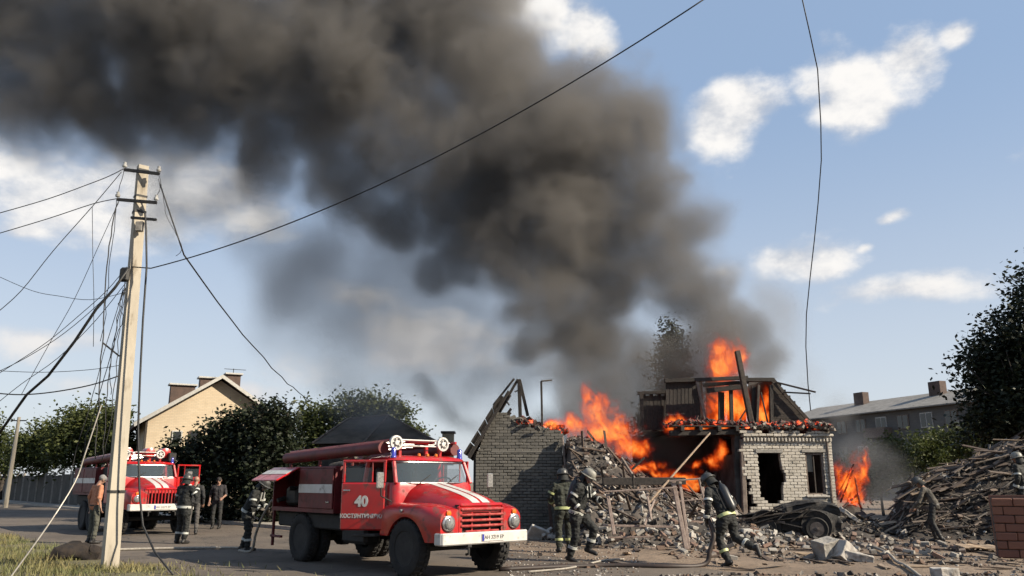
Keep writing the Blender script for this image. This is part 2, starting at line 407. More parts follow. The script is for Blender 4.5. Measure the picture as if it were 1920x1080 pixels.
# ---------------------------------------------------------------- burning house: white brick front, attic of charred boards
HX, HY = 7.62, 27.4
house = thing('burning_house', 'burning white brick house with flames in its charred attic', 'house', (HX, HY, 0), R(4))
LW = 3.25
jag = lambda z: .07 * math.sin(z * 9) + .06 * math.sin(z * 23 + 1)
hole = poly_in([(.66, 1.15), (.85, .95), (1.1, .85), (1.42, 1.0), (1.44, 1.4), (1.56, 1.75), (1.46, 2.1), (1.42, 2.53), (.66, 2.53)])
def w_in(u, z):
    if hole(u, z): return False
    if 2.29 < u < 2.92 and 1.15 < z < 2.55: return False
    if u < .16 + jag(z) + (.25 * max(0, 1 - abs(z - 1.1) / .9)): return False
    return True
wall = brick_wall(house, 'front_wall', M_white_brick, M_mortar, None, LW, 3.2, w_in)
b = MB(); n = 26                                              # dentil course and cornice of single bricks
dm = brick_meshes(M_white_brick, .06, .12, .10)
for i in range(n):
    o = link('dentil_brick', dm[i % 4], house); o.location = (.2 + i * (LW - .25) / (n - 1), -.10, 2.98)
cm = brick_meshes(M_white_brick)
for i in range(12):
    o = link('cornice_brick', cm[i % 4], house); o.location = (.3 + i * .262, -.10, 3.135); o.rotation_euler = (0, 0, rnd.gauss(0, .03))
    if i % 5 != 3:
        o = link('cornice_brick', cm[(i + 1) % 4], house); o.location = (.18 + i * .262, -.08, 3.235); o.rotation_euler = (0, rnd.gauss(0, .05), rnd.gauss(0, .12))
MB().box((1.05, -.01, 2.60), (.95, .17, .12), 0, .01).build('lintel', M_conc, house)
MB().box((2.6, -.01, 2.61), (.85, .15, .10), 0, .01).build('lintel', M_conc, house)
wf = MB(); wf.box((2.32, .03, 1.85), (.06, .1, 1.38), 0, .008).box((2.89, .03, 1.85), (.06, .1, 1.38), 0, .008).box((2.605, .03, 2.51), (.5, .1, .06), 0, .008).box((2.605, .03, 1.19), (.5, .1, .07), 0, .008)
win = wf.build('window', M_post, house); MB().box((2.605, .045, 1.85), (.035, .06, 1.24)).build('mullion', M_dwood, win)
MB().box((2.605, -.03, 1.12), (.8, .18, .06), 0, .01).build('sill', M_concl, house)
MB().box((2.44, .06, 2.2), (.26, .006, .55)).build('pane', M_glass_d, win)
MB().tube([(2.98 + .1, -.08, 2.95), (2.98 + .1, -.09, .4)], .035, 8).build('downpipe', M_post, house)
# remaining walls, floor slab and interior
b = MB(); b.box((LW - .12, 2.9, 1.6), (.25, 5.4, 3.2)); b.build('side_wall', M_plaster_d, house)
b = MB(); b.box((.5, 5.6, 1.7), (5.7, .25, 3.4)); b.build('back_wall', M_plaster_d, house)
b = MB(); b.box((.05, 1.0, 1.25), (.22, 1.6, 2.5)).box((.05, 3.4, 1.6), (.22, 3, 3.2)).box((.04, .25, 2.75), (.2, .3, .9)); rough_up(b.build('inner_wall', M_plaster_d, house), .05, 2)
MB().box((.13, .02, 1.55), (.16, .14, 2.9), 0, .02, rot=(0, R(1.5), 0)).build('corner_post', M_post, house)
for i in range(9): MB().box((-1.9 + i * .62, 2.75, 3.33), (.12, 5.9, .16), 0, .01, rot=(0, 0, rnd.gauss(0, .01))).build('joist', M_char, house)
for i in range(7): MB().box((.45, .1 + i * .85, 3.43), (5.4, .5, .035), 0, 0, rot=(rnd.gauss(0, .03), 0, rnd.gauss(0, .01))).build('ceiling_board', M_char, house)
MB().box((-.95, .05, 3.22), (2.7, .2, .2), 0, .02, rot=(0, R(-1.5), 0)).build('lintel_beam', M_char, house)
# attic: posts, beams, boards
def hb(name, a, c, w, h, m, up=(0, 0, 1)): o = MB().bar(a, c, w, h, 0, up, .008).build(name, m, house); return rough_up(o, .02, 3, len(name))
HL = lambda px, py, Y: (Matrix.Rotation(-R(4), 4, 'Z') @ (at(px, py, Y) - Vector((HX, HY, 0))))
YA = 28.4
hb('attic_beam', HL(1303, 712, YA), HL(1402, 708, YA), .13, .13, M_char); hb('attic_beam', HL(1318, 722, YA + .5), HL(1404, 716, YA), .1, .12, M_char)
hb('attic_beam', HL(1326, 733, YA), HL(1400, 724, YA), .12, .17, M_char); hb('attic_beam', HL(1395, 712, YA), HL(1452, 712, YA), .14, .14, M_char)
hb('attic_beam', HL(1195, 737, YA + 1), HL(1312, 733, YA + 1), .12, .12, M_char); hb('attic_post', HL(1202, 735, YA + 1), HL(1204, 800, YA + 1), .12, .12, M_char)
hb('leaning_pole', HL(1382, 658, YA - .5), HL(1411, 806, YA - .5), .17, .17, M_char2, (0, 1, 0)); hb('attic_post', HL(1307, 714, YA), HL(1326, 803, YA - .1), .10, .08, M_post, (0, 1, 0))
hb('attic_post', HL(1370, 722, YA + .1), HL(1372, 795, YA + .1), .12, .12, M_char, (0, 1, 0)); hb('attic_post', HL(1352, 735, YA + .2), HL(1352, 792, YA + .2), .22, .05, M_char, (0, 1, 0))
hb('attic_post', HL(1422, 722, YA - .1), HL(1419, 800, YA - .1), .10, .10, M_char2, (0, 1, 0)); hb('attic_post', HL(1445, 722, YA), HL(1447, 800, YA), .12, .12, M_char, (0, 1, 0))
hb('attic_brace', HL(1427, 735, YA), HL(1440, 795, YA), .05, .05, M_char, (0, 1, 0)); hb('attic_brace', HL(1385, 790, YA), HL(1404, 760, YA), .05, .05, M_char, (0, 1, 0))
hb('attic_post', HL(1413, 725, YA), HL(1412, 800, YA), .16, .06, M_char, (0, 1, 0))
hb('verge_board', HL(1446, 711, YA - .05), HL(1525, 798, YA - .05), .05, .12, M_char2); hb('purlin_end', HL(1455, 717, YA - .1), HL(1530, 735, YA - .4), .06, .06, M_char2); hb('purlin_end', HL(1470, 735, YA - .1), HL(1520, 738, YA - .4), .05, .05, M_char2)
for i in range(9):     # horizontal charred boards of the right attic wall, each cut by the roof slope
    py0 = 718 + i * 9; pr = 1452 + (py0 - 715) * .86
    hb('attic_board', HL(1447, py0, YA + .06), HL(min(pr, 1520), py0 + 1, YA + .06), .03, .165, M_char2)
for i in range(9): hb('attic_board', HL(1252 + i * 7.2, 716, YA + .6), HL(1252 + i * 7.2, 803, YA + .6), .15, .03, M_char, (0, 1, 0))
for i in range(7): hb('attic_board', HL(1208 + i * 7, 738 + 4 * (i % 2), YA + 1.1), HL(1208 + i * 7, 806, YA + 1.1), .14, .03, M_char, (0, 1, 0))
for i in range(4): hb('attic_board', HL(1300 + i * 40, 712 + i, YA + 3.4), HL(1302 + i * 40, 803, YA + 3.4), .75, .03, M_char, (0, 1, 0))
hb('attic_beam', HL(1246, 714, YA + .5), HL(1314, 712, YA + .5), .12, .14, M_char)
hb('attic_board', HL(1330, 797, YA), HL(1408, 797, YA), .05, .25, M_char); b = MB()
# back roof slope still covered: real sheet between ridge and rear eave
q = [HL(1300, 725, YA + .4), HL(1455, 710, YA + .4), HL(1525, 798, YA + .4), HL(1290, 800, YA + .4)]
for i in range(6): hb('rafter', HL(1462 + i * 9, 722 + i * 11, YA + .3), HL(1462 + i * 9, 722 + i * 11, YA + 4.2), .1, .1, M_char)
for i in range(5):
    a = HL(1450 + i * 15, 712 + i * 17.5, YA + .2); c = HL(1450 + (i + 1) * 15, 712 + (i + 1) * 17.5, YA + .2)
    MB().prism([(a.x, a.z + .02), (c.x, c.z - .0), (c.x, c.z + .04), (a.x, a.z + .07)], YA - HY, YA - HY + 4).build('roof_sheet', M_plaster_d, house)
# glowing debris along the eaves
def ember_strip(parent, name, pts, n, sz, seed, m=None):
    r = random.Random(seed); b = MB()
    for i in range(n):
        t = r.random() * (len(pts) - 1); k = int(t); p = Vector(pts[k]).lerp(Vector(pts[k + 1]), t - k) + Vector((r.gauss(0, .05), r.gauss(0, .12), abs(r.gauss(0, .07))))
        s = sz * r.uniform(.4, 1.5); b.box(p, (s * r.uniform(.6, 2.5), s, s * .6), 0, 0, rot=(r.uniform(-1, 1), r.uniform(-1, 1), r.uniform(0, 3)))
    o = b.build(name, m or M_ember, parent, fix=False); return tag(o, kind='stuff')
ember_strip(house, 'embers', [HL(1250, 800, 27.8), HL(1320, 795, 27.7), HL(1400, 800, 27.6), HL(1480, 799, 27.5), HL(1556, 803, 27.6)], 420, .09, 4)
ember_strip(house, 'eaves_debris', [HL(1385, 806, 27.5), HL(1460, 803, 27.5), HL(1545, 801, 27.5), HL(1556, 808, 27.5)], 260, .085, 5, M_rub_brick)
# ---------------------------------------------------------------- grey brick barn
BX, BY = -1.2, 27.0
barn = thing('brick_barn', 'soot grey brick barn gable with charred broken rafters behind fire truck', 'barn', (BX, BY, 0), 0)
bp = poly_in([(0, -.1), (0, 2.45), (.62, 3.8), (.95, 3.92), (1.15, 3.7), (1.4, 3.55), (1.7, 3.45), (2.3, 3.32), (2.92, 3.2), (2.85, 2.3), (2.98, 1.2), (3.0, -.1)])
bw = brick_wall(barn, 'gable_wall', M_grey_brick, M_mortar_d, None, 3.0, 4.0, bp)
BL = lambda px, py, Y: at(px, py, Y) - Vector((BX, BY, 0))
MB().box((.03, 3.2, 1.25), (.22, 6.2, 2.5)).build('side_wall', M_plaster_d, barn); MB().box((1.5, 6.3, 1.6), (3.2, .2, 3.2)).build('back_wall', M_plaster_d, barn)
MB().box((1.65, -.045, 2.92 - .36), (2.3, .05, .06), 0, .01).build('brick_band', M_grey_brick, barn)
for i in range(6):
    y = -.25 + i * 1.15; k = rnd.uniform(-.03, .05)
    rough_up(MB().bar((-.22, y, 2.35), (1.12 + k, y, 4.55 - (.0 if i < 2 else rnd.uniform(0, .9))), .09, .16, 0, (0, 1, 0), .01).build('rafter', M_char, barn), .02, 3, i)
for i in range(5):
    t0, t1 = i / 6.2, (i + .93) / 6.2; a = Vector((-.3, 0, 2.42)).lerp(Vector((1.15, 0, 4.75)), t0); c = Vector((-.3, 0, 2.42)).lerp(Vector((1.15, 0, 4.75)), t1)
    MB().prism([(a.x - .06, a.z + .05), (c.x - .06, c.z + .05), (c.x - .09, c.z + .09), (a.x - .09, a.z + .09)], -.4, 5.5 - i * .4).build('roof_sheet', M_char, barn)
for a, c, w in (((935, 775), (971, 711), .09), ((925, 760), (964, 710), .07), ((973, 711), (976, 800), .12), ((974, 712), (990, 780), .11), ((945, 745), (955, 760), .05), ((940, 742), (935, 765), .14), ((965, 735), (975, 730), .04), ((1015, 715), (1017, 800), .07), ((1015, 715), (1035, 713), .05)):
    rough_up(MB().bar(BL(*a, 27.1 + rnd.uniform(0, .4)), BL(*c, 27.1 + rnd.uniform(0, .3)), w, w, 0, (0, 1, 0), .01).build('charred_rafter', M_char, barn), .015, 4)
ember_strip(barn, 'embers', [BL(975, 795, 27.2), BL(1010, 802, 27.3), BL(1060, 812, 27.6)], 200, .10, 8)
ember_strip(barn, 'wall_top_debris', [BL(960, 790, 27.1), BL(1056, 818, 27.1)], 60, .08, 9, M_grey_brick)
# ---------------------------------------------------------------- far buildings
def far_brick(name, a, c, mort, sx, sy):
    a, c, mort = K(a), K(c), K(mort)
    m = bpy.data.materials.new(name); m.use_nodes = True; g = G(m.node_tree); bs = m.node_tree.nodes['Principled BSDF']
    p = X(g, g.n('ShaderNodeTexCoord').outputs['Object']); x, y, z = g.xyz(p)
    t = g.n('ShaderNodeTexBrick'); g.put(t.inputs['Vector'], g.comb(x + y, z, 0.)); t.inputs['Scale'].default_value = 1; t.inputs['Brick Width'].default_value = sx; t.inputs['Row Height'].default_value = sy; t.inputs['Mortar Size'].default_value = .012
    for i, q in zip((1, 2, 3), (a, c, mort)): t.inputs[i].default_value = (*q, 1)
    g.put(bs.inputs['Base Color'], g.mix(g.ss(g.noise(p, .8, 6, .65), .5, .75) * .5, X(g, t.outputs[0]), tuple(v * .6 for v in c))); bs.inputs['Roughness'].default_value = .9; return m
M_cream = far_brick('cream brick', (.72, .59, .42), (.65, .52, .36), (.55, .47, .36), .27, .1)
M_block = far_brick('grey block facade', (.155, .15, .14), (.13, .125, .12), (.10, .10, .095), .5, .25)
M_rooft = mat('brown roof', (.12, .075, .06), (.085, .055, .045), .8, 3, bump=.3)
# cream two-storey house, gable turned to the sun
cr = thing('gabled_house', 'cream brick two storey gabled house behind the bushes', 'house', (-22.6, 50, 0), R(28))
W, E, A, D = 8.2, 5.46, 8.15, 11.
b = MB(); b.prism([(0, 0), (W, 0), (W, E), (W / 2, A - .15), (0, E)], 0, D); b.build('wall', M_cream, cr)
rb = MB()
for sg in (0, 1):
    pr = [(-.75, E - .55), (W / 2, A), (W / 2, A + .16), (-.8, E - .38)]; pr = pr if sg == 0 else [(W - x, z) for x, z in pr]
    rb.prism(pr, -.55, D + .4)
roof = rb.build('roof', M_rooft, cr)
for sg in (0, 1):
    pr = [(-.78, E - .60), (W / 2, A - .05), (W / 2, A + .19), (-.83, E - .36)]; pr = pr if sg == 0 else [(W - x, z) for x, z in pr]
    MB().prism(pr, -.62, -.54).build('white_verge_board', M_white_fr, roof)
for cx, cyy, cw, top in ((2.0, 2.0, 1.5, 7.75), (3.7, 2.4, 1.3, 8.35), (5.0, 1.2, .9, 8.55)):
    ch = MB().box((cx, cyy, top - .9), (cw, .7, 1.8), 0, .02).build('chimney', M_rooft, roof); MB().box((cx, cyy, top + .05), (cw + .25, 1.0, .12), 0, .02).build('chimney_cap', M_white_fr, roof)
MB().tube([(5, 1.2, 8.5), (5, 1.2, 9.0)], .025, 5).tube([(4.4, 1.2, 8.95), (5.8, 1.2, 8.95)], .02, 5).build('antenna', M_metal_d, roof)
for wx in (1.75, 2.75):
    f = MB().box((wx, -.03, 4.35), (.62, .1, .75), 0, .01).build('window', M_rooft if wx > 2 else M_white_fr, cr); MB().box((wx, -.085, 4.35), (.46, .02, .6)).build('pane', M_glass_d, f)
MB().box((-.06, .25, 2.7), (.12, .5, 5.3)).build('corner_trim', M_dwood, cr)
# low house with dark hipped roof
hp = thing('hipped_roof_house', 'low house with dark hipped roof behind the fire truck', 'house', (0, 0, 0))
def P3(px, py, Y): return at(px, py, Y)
e = [P3(585, 832, 35), P3(818, 828, 35), P3(818, 828, 35) + Vector((.2, 7, 0)), P3(585, 832, 35) + Vector((0, 7, 0))]; r0, r1 = P3(652, 786, 38), P3(728, 779, 38)
MB().add([e[0], e[1], e[2], e[3], r0, r1], [(0, 1, 5, 4), (1, 2, 5), (2, 3, 4, 5), (3, 0, 4), (0, 3, 2, 1)]).build('roof', M_rooft2 if False else mat('dark sheet roof', (.17, .145, .12), (.11, .095, .08), .95, 2, bump=.4, spec=.1), hp)
for a, c in ((r0, r1), (r1, e[1]), (r1, P3(682, 830, 34.95)), (r0, e[0])): MB().tube([a + Vector((0, -.03, .02)), c + Vector((0, -.03, .02))], .045, 6).build('ridge_cap', M_post, hp)
MB().box((e[0] + e[2]) / 2 - Vector((0, 0, 1.78)), (5.1, 6.4, 3.4)).build('wall', M_plaster_d, hp)
pc = P3(840, 842, 36); MB().box(pc, (.5, .5, 1.4), 0, .02).build('chimney', mat('cream plaster', (.46, .40, .28), (.36, .31, .22), .9, 4), hp); MB().box(pc + Vector((0, 0, .72)), (.62, .62, .1), 0, .01).build('chimney_cap', M_dwood, hp)
# apartment block
A0, B0 = Vector((43.4, 67.5, 0)), Vector((33.2, 99.5, 0)); dv = (B0 - A0); LB = dv.length; ang = math.atan2(-dv.y, -dv.x)
ab = thing('apartment_block', 'three storey grey apartment block with slate roof beyond the smoke', 'apartment building', B0, ang)
HB = 8.7     # local x runs from the far end to the near end, local -y... facade is on +y side turned to the road
sgn = -1
MB().box((LB / 2, 6 * -sgn, HB / 2), (LB, 12, HB)).build('wall', M_block, ab)
MB().add([(-.5, -.6, HB), (LB + .5, -.6, HB), (LB + .5, 6, HB + 2.0), (-.5, 6, HB + 2.0), (LB + .5, 12.6, HB), (-.5, 12.6, HB), (-.5, -.6, HB - .12), (LB + .5, -.6, HB - .12), (LB + .5, 12.6, HB - .12), (-.5, 12.6, HB - .12)],
         [(0, 1, 2, 3), (3, 2, 4, 5), (0, 3, 5, 9, 6), (1, 7, 8, 4, 2), (0, 6, 7, 1), (4, 8, 9, 5), (6, 9, 8, 7)]).build('roof', M_slate, ab)
for cx in (9, 20, 28): MB().box((cx, 4.6, HB + 1.9), (1.5, .9, 2.0), 0, .03).build('chimney', M_rooft, ab)
ncol = 11
for f in range(3):
    for c in range(ncol):
        wx = 1.9 + c * (LB - 3.8) / (ncol - 1); wz = 1.7 + f * 2.85; balc = c % 4 == 1
        fr = MB().box((wx, -.02, wz), (1.5, .12, 1.45), 0, .01).build('window', M_white_fr if (c * 7 + f * 3) % 5 < 2 else M_post, ab)
        MB().box((wx - .36, -.09, wz), (.6, .03, 1.25)).build('pane', M_glass_d, fr); MB().box((wx + .36, -.09, wz), (.6, .03, 1.25)).build('pane', M_glass_d, fr)
        if balc and f > 0:
            bo = MB().box((wx, -.6, wz - 1.35), (3.0, 1.1, .12)).box((wx, -1.13, wz - .85), (3.0, .05, .9)).box((wx - 1.47, -.6, wz - .85), (.05, 1.05, .9)).box((wx + 1.47, -.6, wz - .85), (.05, 1.05, .9)).build('balcony', M_conc if c % 8 == 1 else M_post, ab)
# wall of big clay blocks at the right edge
pc = gp(1873, 1046)
pier = thing('block_wall', 'low wall of brown clay blocks at the right edge', 'wall', pc, R(-20))
brick_wall(pier, 'masonry', M_red_brick, M_mortar_d, None, 2.6, 1.34, lambda u, z: True, bl=.39, bh=.165, j=.014)
MB().box((1.3, .22, .66), (2.58, .16, 1.30)).build('rear_leaf', M_red_brick, pier)
# roadside fence on the far left
fe = thing('panel_fence', 'weathered grey panel fence along the road on the far left', 'fence', (0, 0, 0))
M_fence = mat('grey fence panel', (.13, .12, .105), (.085, .08, .07), .9, 1.2, bump=.4)
for i in range(22):
    s0 = 36 + i * 2.5; a, c = rp(s0, 6.0), rp(s0 + 2.42, 6.0); dz = rnd.gauss(0, .03)
    MB().bar(a + Vector((0, 0, 1.05 + dz)), c + Vector((0, 0, 1.05 + dz)), .06, 2.1, 0, bev=.01).build('panel', M_fence, fe)
    MB().bar(rp(s0 - .04, 5.97, 0), rp(s0 - .04, 5.97, 2.3), .14, .14, 0, (0, 1, 0), .01).build('post', M_conc, fe)
# ---------------------------------------------------------------- fire trucks
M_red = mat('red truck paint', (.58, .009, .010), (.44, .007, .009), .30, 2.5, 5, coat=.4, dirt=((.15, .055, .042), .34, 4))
M_redd = mat('shade darkened red paint', (.17, .007, .010), (.11, .006, .008), .55, 3, 4, dirt=((.10, .05, .04), .3, 4))  # red darkened so the colour itself carries the truck flank's shade
M_tw = mat('white truck paint', (.74, .72, .69), (.64, .62, .58), .4, 5, dirt=((.33, .29, .25), .25, 6))
M_black = mat('black underside', (.016, .015, .015), (.03, .028, .026), .8, 6)
M_tyre = mat('tyre rubber', (.014, .013, .013), (.026, .024, .022), .9, 8, bump=.4)
M_chrome = mat('bright metal', (.62, .61, .6), (.5, .5, .49), .22, 6, metal=.9)
M_lamp = mat('headlamp glass', (.30, .30, .29), (.16, .16, .16), .08, 30, spec=.8)
M_orange = mat('orange lens', (.8, .22, .03), (.7, .18, .02), .2, 20)
M_blue = mat('blue beacon', (.05, .06, .45), (.04, .05, .35), .15, 20, coat=.6)
M_lens_r = mat('seat vinyl', (.05, .04, .035), (.03, .025, .022), .7, 6)
M_hose_w = mat('canvas hose', (.45, .41, .35), (.32, .29, .25), .9, 20, bump=.3)
def glass(al=.55):
    m = bpy.data.materials.new('vehicle glass'); m.use_nodes = True; bs = m.node_tree.nodes['Principled BSDF']
    bs.inputs['Base Color'].default_value = (.06, .08, .09, 1); bs.inputs['Roughness'].default_value = .06; bs.inputs['Specular IOR Level'].default_value = 1.0; bs.inputs['Alpha'].default_value = al; bs.inputs['Coat Weight'].default_value = .6
    return m
M_glass = glass(); M_glass2 = glass(.18)
M_bar = mat('highlight red bar', (.55, .12, .10), (.40, .03, .03), .3, 9, coat=.4)  # paler red puts the grille bars' highlight into the colour
def text_mesh(name, s, size, m, parent, M, thick=.002, bold=0.):
    cu = bpy.data.curves.new(name, 'FONT'); cu.body = s; cu.size = size; cu.align_x = 'CENTER'; cu.align_y = 'CENTER'; cu.extrude = thick; cu.offset = bold
    o = bpy.data.objects.new(name, cu); COL.objects.link(o); bpy.context.view_layer.update()
    me = bpy.data.meshes.new_from_object(o.evaluated_get(bpy.context.evaluated_depsgraph_get())); bpy.data.objects.remove(o)
    me.materials.clear(); me.materials.append(m); return link(name, me, parent, M)
def frame3(o, xd, zd):
    """text matrix: text runs along xd, faces zd"""
    x = Vector(xd).normalized(); z = Vector(zd).normalized(); y = z.cross(x); M = Matrix((x, y, z)).transposed().to_4x4(); M.translation = Vector(o); return M
def rrect(x0, x1, y0, y1, r, z, n=5):
    pts = []
    for cx, cy, a0 in ((x1 - r, y1 - r, 0), (x0 + r, y1 - r, 90), (x0 + r, y0 + r, 180), (x1 - r, y0 + r, 270)):
        for i in range(n): a = R(a0 + 90 * i / (n - 1)); pts.append((cx + r * math.cos(a), cy + r * math.sin(a), z))
    return pts
def wheel(t, x, y, r, w, dual=False):
    """tyre with tread blocks, rim with hub, as part and sub-part; axle along y"""
    s = 1 if y > 0 else -1
    for k in range(2 if dual else 1):
        yy = y - s * k * (w + .05); b = MB(); n = 36
        prof = [(r * .58, -.42), (r * .62, -.5), (r * .86, -.54), (r * .96, -.48), (r, -.36), (r, .36), (r * .96, .48), (r * .86, .54), (r * .62, .5), (r * .58, .42)]
        rings = [[(math.sin(2 * math.pi * j / n) * pr, h * w, math.cos(2 * math.pi * j / n) * pr) for pr, h in prof] for j in range(n)]; rings.append(rings[0])
        b.rings(rings, 0, True, False)
        for j in range(28):
            a = 2 * math.pi * j / 28
            for q in (-1, 1): b.box((math.sin(a + q * .05) * (r + .004), q * .22 * w, math.cos(a + q * .05) * (r + .004)), (.05, .36 * w, .03), rot=(0, a, q * .3))
        o = b.build('wheel' if k == 0 else 'inner_wheel', M_tyre, t, smooth=40); o.location = (x, yy, r)
        if k == 0:
            b = MB(); b.lathe([(r * .6, s * .44 * w), (r * .57, s * .40 * w), (r * .5, s * .18 * w), (r * .34, s * .16 * w), (r * .30, s * .28 * w), (r * .2, s * .34 * w), (.001, s * .36 * w)], 24, axis='y')
            b.lathe([(r * .59, -s * .3 * w), (.001, -s * .3 * w)], 24, axis='y')
            rm = b.build('rim', M_black, o, smooth=30)
            b = MB()
            for j in range(8): a = j * math.pi / 4; b.lathe([(.022, 0), (.022, s * .03), (.001, s * .032)], 6, axis='y', M=Matrix.Translation((math.sin(a) * r * .42, s * .17 * w, math.cos(a) * r * .42)))
            tag(b.build('wheel_nuts', M_chrome, o), kind='stuff')
def fire_truck(style, label, loc, heading, dz=0.):
    t = thing('fire_truck', label, 'fire truck', loc, heading, 'red fire trucks on the road')
    A = style == 'a'
    Z = lambda z: z + dz
    # chassis
    b = MB(); b.box((-2.0, .36, .62 + dz), (6.0, .08, .2)).box((-2.0, -.36, .62 + dz), (6.0, .08, .2)); 
    for x in (.8, -.4, -1.6, -3, -4.4): b.box((x, 0, .62 + dz), (.1, .7, .14))
    b.tube([(0, -.85, .47), (0, .85, .47)], .07, 8).tube([(-3.8, -.85, .47), (-3.8, .85, .47)], .09, 8).box((-3.8, 0, .47), (.4, .36, .36), 0, .1)
    b.build('chassis', M_black, t)
    b = MB(); b.box((-1.9, -.72, .62 + dz), (.9, .36, .36), 0, .06).build('fuel_tank', M_black, t)
    MB().box((.2, 0, .85 + dz), (1.2, .6, .55), 0, .05).build('engine', M_black, t)
    r = .475
    for y in (-.9, .9):
        wheel(t, 0, y, r, .25); wheel(t, -3.8, y * 1.02, r, .22, True)
        if not A: wheel(t, -2.75, y * 1.02, r, .25)
    # hood
    def hw(x): return .50 + .24 * min(1, max(0, (.88 - x) / 1.4)) ** .7
    def ht(x): u = min(1, max(0, (.90 - x) / 1.42)); return Z(1.08 + .34 * u ** .22 + .16 * u ** 1.1)
    def hz(x, y): q = min(1, abs(y) / hw(x)); base = Z(1.08); return base + (ht(x) - base) * (1 - q ** 3.2) ** .55
    xs = [-.52 + 1.38 * i / 14 for i in range(15)]; ys = [math.sin(R(-90 + 180 * i / 22)) for i in range(23)]
    b = MB(); b.rings([[(x, q * hw(x), hz(x, q * hw(x))) for q in ys] for x in xs], 0, False, False)
    b.add([(xs[-1], q * hw(xs[-1]), hz(xs[-1], q * hw(xs[-1]))) for q in ys] , [tuple(range(23))])
    hood = b.build('hood', M_red, t, smooth=50)
    for y0, y1 in ((-.20, -.03), (.03, .20)):
        b = MB(); n = 6
        b.rings([[(x, y0 + (y1 - y0) * i / n, hz(x, y0 + (y1 - y0) * i / n) + .004) for i in range(n + 1)] for x in xs], 0, False, False); b.build('white_stripe', M_tw, hood, smooth=True)
    # fenders with wheel arches
    fz = lambda x: Z(1.22 - .09 * max(0, (x - .25) / .63) ** 2.2 - .05 * max(0, (-x - .3) / .6) ** 2)
    for s in (-1, 1):
        b = MB(); gx = [-.78 + 1.66 * i / 28 for i in range(29)]; rings = []
        for x in gx:
            o = 1.02 - .12 * max(0, (x - .45) / .43) ** 2; top = fz(x)
            d = .60 ** 2 - x * x; arch = Z(.40) + math.sqrt(d) if d > 0 else 0
            bot = max(Z(.60) if x > 0 else Z(.66), min(arch, top - .16))
            rings.append([(x, s * .44, top - .02), (x, s * (o - .32), top + .012), (x, s * (o - .16), top), (x, s * (o - .06), top - .035), (x, s * (o - .012), top - .09), (x, s * o, top - .15), (x, s * o, (top - .15) * .5 + bot * .5 - .0), (x, s * (o - .01), bot), (x, s * (o - .05), bot)])
        b.rings(rings, 0, False, False)
        fr = [p for p in rings[-1]]; b.add(fr + [(.88, s * .44, fr[-1][2])], [tuple(range(len(fr) + 1))])
        fe_ = b.build('fender', M_red, t, smooth=45)
        hy = s * .74
        m = MB().lathe([(.135, 0), (.135, .03), (.115, .045)], 24, axis='x', M=Matrix.Translation((.875, hy, Z(.91)))).build('headlight', M_chrome if A else M_red, t, smooth=40)
        MB().lathe([(.105, .03), (.10, .055), (.06, .075), (.001, .08)], 24, axis='x', M=Matrix.Translation((.875, hy, Z(.91)))).build('lens', M_lamp, m, smooth=60)
        MB().lathe([(.05, 0), (.048, .03), (.001, .04)], 16, axis='x', M=Matrix.Translation((.875, hy, Z(1.075)))).build('indicator', M_orange, t, smooth=50)
        MB().lathe([(.03, 0), (.025, .03), (.001, .035)], 12, axis='y', M=Matrix.Translation((-.1, s * 1.02, Z(1.10))) @ Matrix.Rotation(0 if s > 0 else math.pi, 4, 'Z')).build('side_marker', M_lamp, t)
        b = MB(); b.bar((-.78, s * .98, Z(.66)), (-1.55, s * .98, Z(.62)), .3, .05, 0, bev=.01).build('running_board', M_black, t)
        if A or s > 0:
            ar = MB().tube([(-.55, s * .95, Z(1.25)), (-.42, s * 1.25, Z(1.35)), (-.42, s * 1.28, Z(1.75))], .014, 6).build('mirror', M_black, t)
            MB().box((-.42, s * 1.28, Z(1.62)), (.035, .15, .28), 0, .015).build('mirror_glass', M_lamp, ar)
    # grille
    MB().box((.78, 0, Z(.95)), (.06, 1.0, .52)).build('radiator', M_black, t)
    b = MB(); b.box((.855, 0, Z(1.20)), (.07, 1.0, .07), 0, .03).box((.855, 0, Z(.67)), (.07, 1.06, .12), 0, .03).box((.855, -.50, Z(.93)), (.07, .06, .52), 0, .02).box((.855, .50, Z(.93)), (.07, .06, .52), 0, .02)
    gr = b.build('grille', M_red, t)
    if A:
        for i in range(5): MB().box((.875, 0, Z(.765 + i * .092)), (.08, .96 - (.2 if i == 0 else 0), .042), 0, .016).build('grille_bar', M_bar, gr)
        for y in (-.2, .2): MB().box((.84, y, Z(.93)), (.03, .03, .46)).build('grille_post', M_red, gr)
    else:
        for i in range(9): MB().box((.865, -.40 + i * .10, Z(.94)), (.05, .035, .48), 0, .01).build('grille_bar', M_red, gr)
    bm_ = MB(); bm_.box((.99, 0, Z(.66)), (.06, 1.92, .20), 0, .02)
    for s in (-1, 1): bm_.box((.9, s * .95, Z(.66)), (.2, .05, .20), 0, .02)
    bumper = bm_.build('bumper', M_tw, t)
    pl = MB().box((1.028, .13 if A else 0, Z(.665)), (.012, .50, .125), 0, .004).build('number_plate', M_tw, bumper)
    py_ = .13 if A else 0.
    text_mesh('plate_lettering', 'AH 3219 EP', .088, M_black, pl, frame3((1.036, py_ + .02, Z(.665)), (0, 1, 0), (1, 0, 0)))
    MB().box((1.0355, py_ - .225, Z(.665)), (.004, .04, .11)).build('plate_band', M_blue, pl)
    for y in (-.4, .4): MB().tube([(.9, y, Z(.52)), (1.02, y, Z(.50)), (1.02, y, Z(.42)), (.95, y, Z(.40))], .022, 6).build('tow_hook', M_black, t)
    # cab
    x0, x1, W = -1.62, -.50, .93
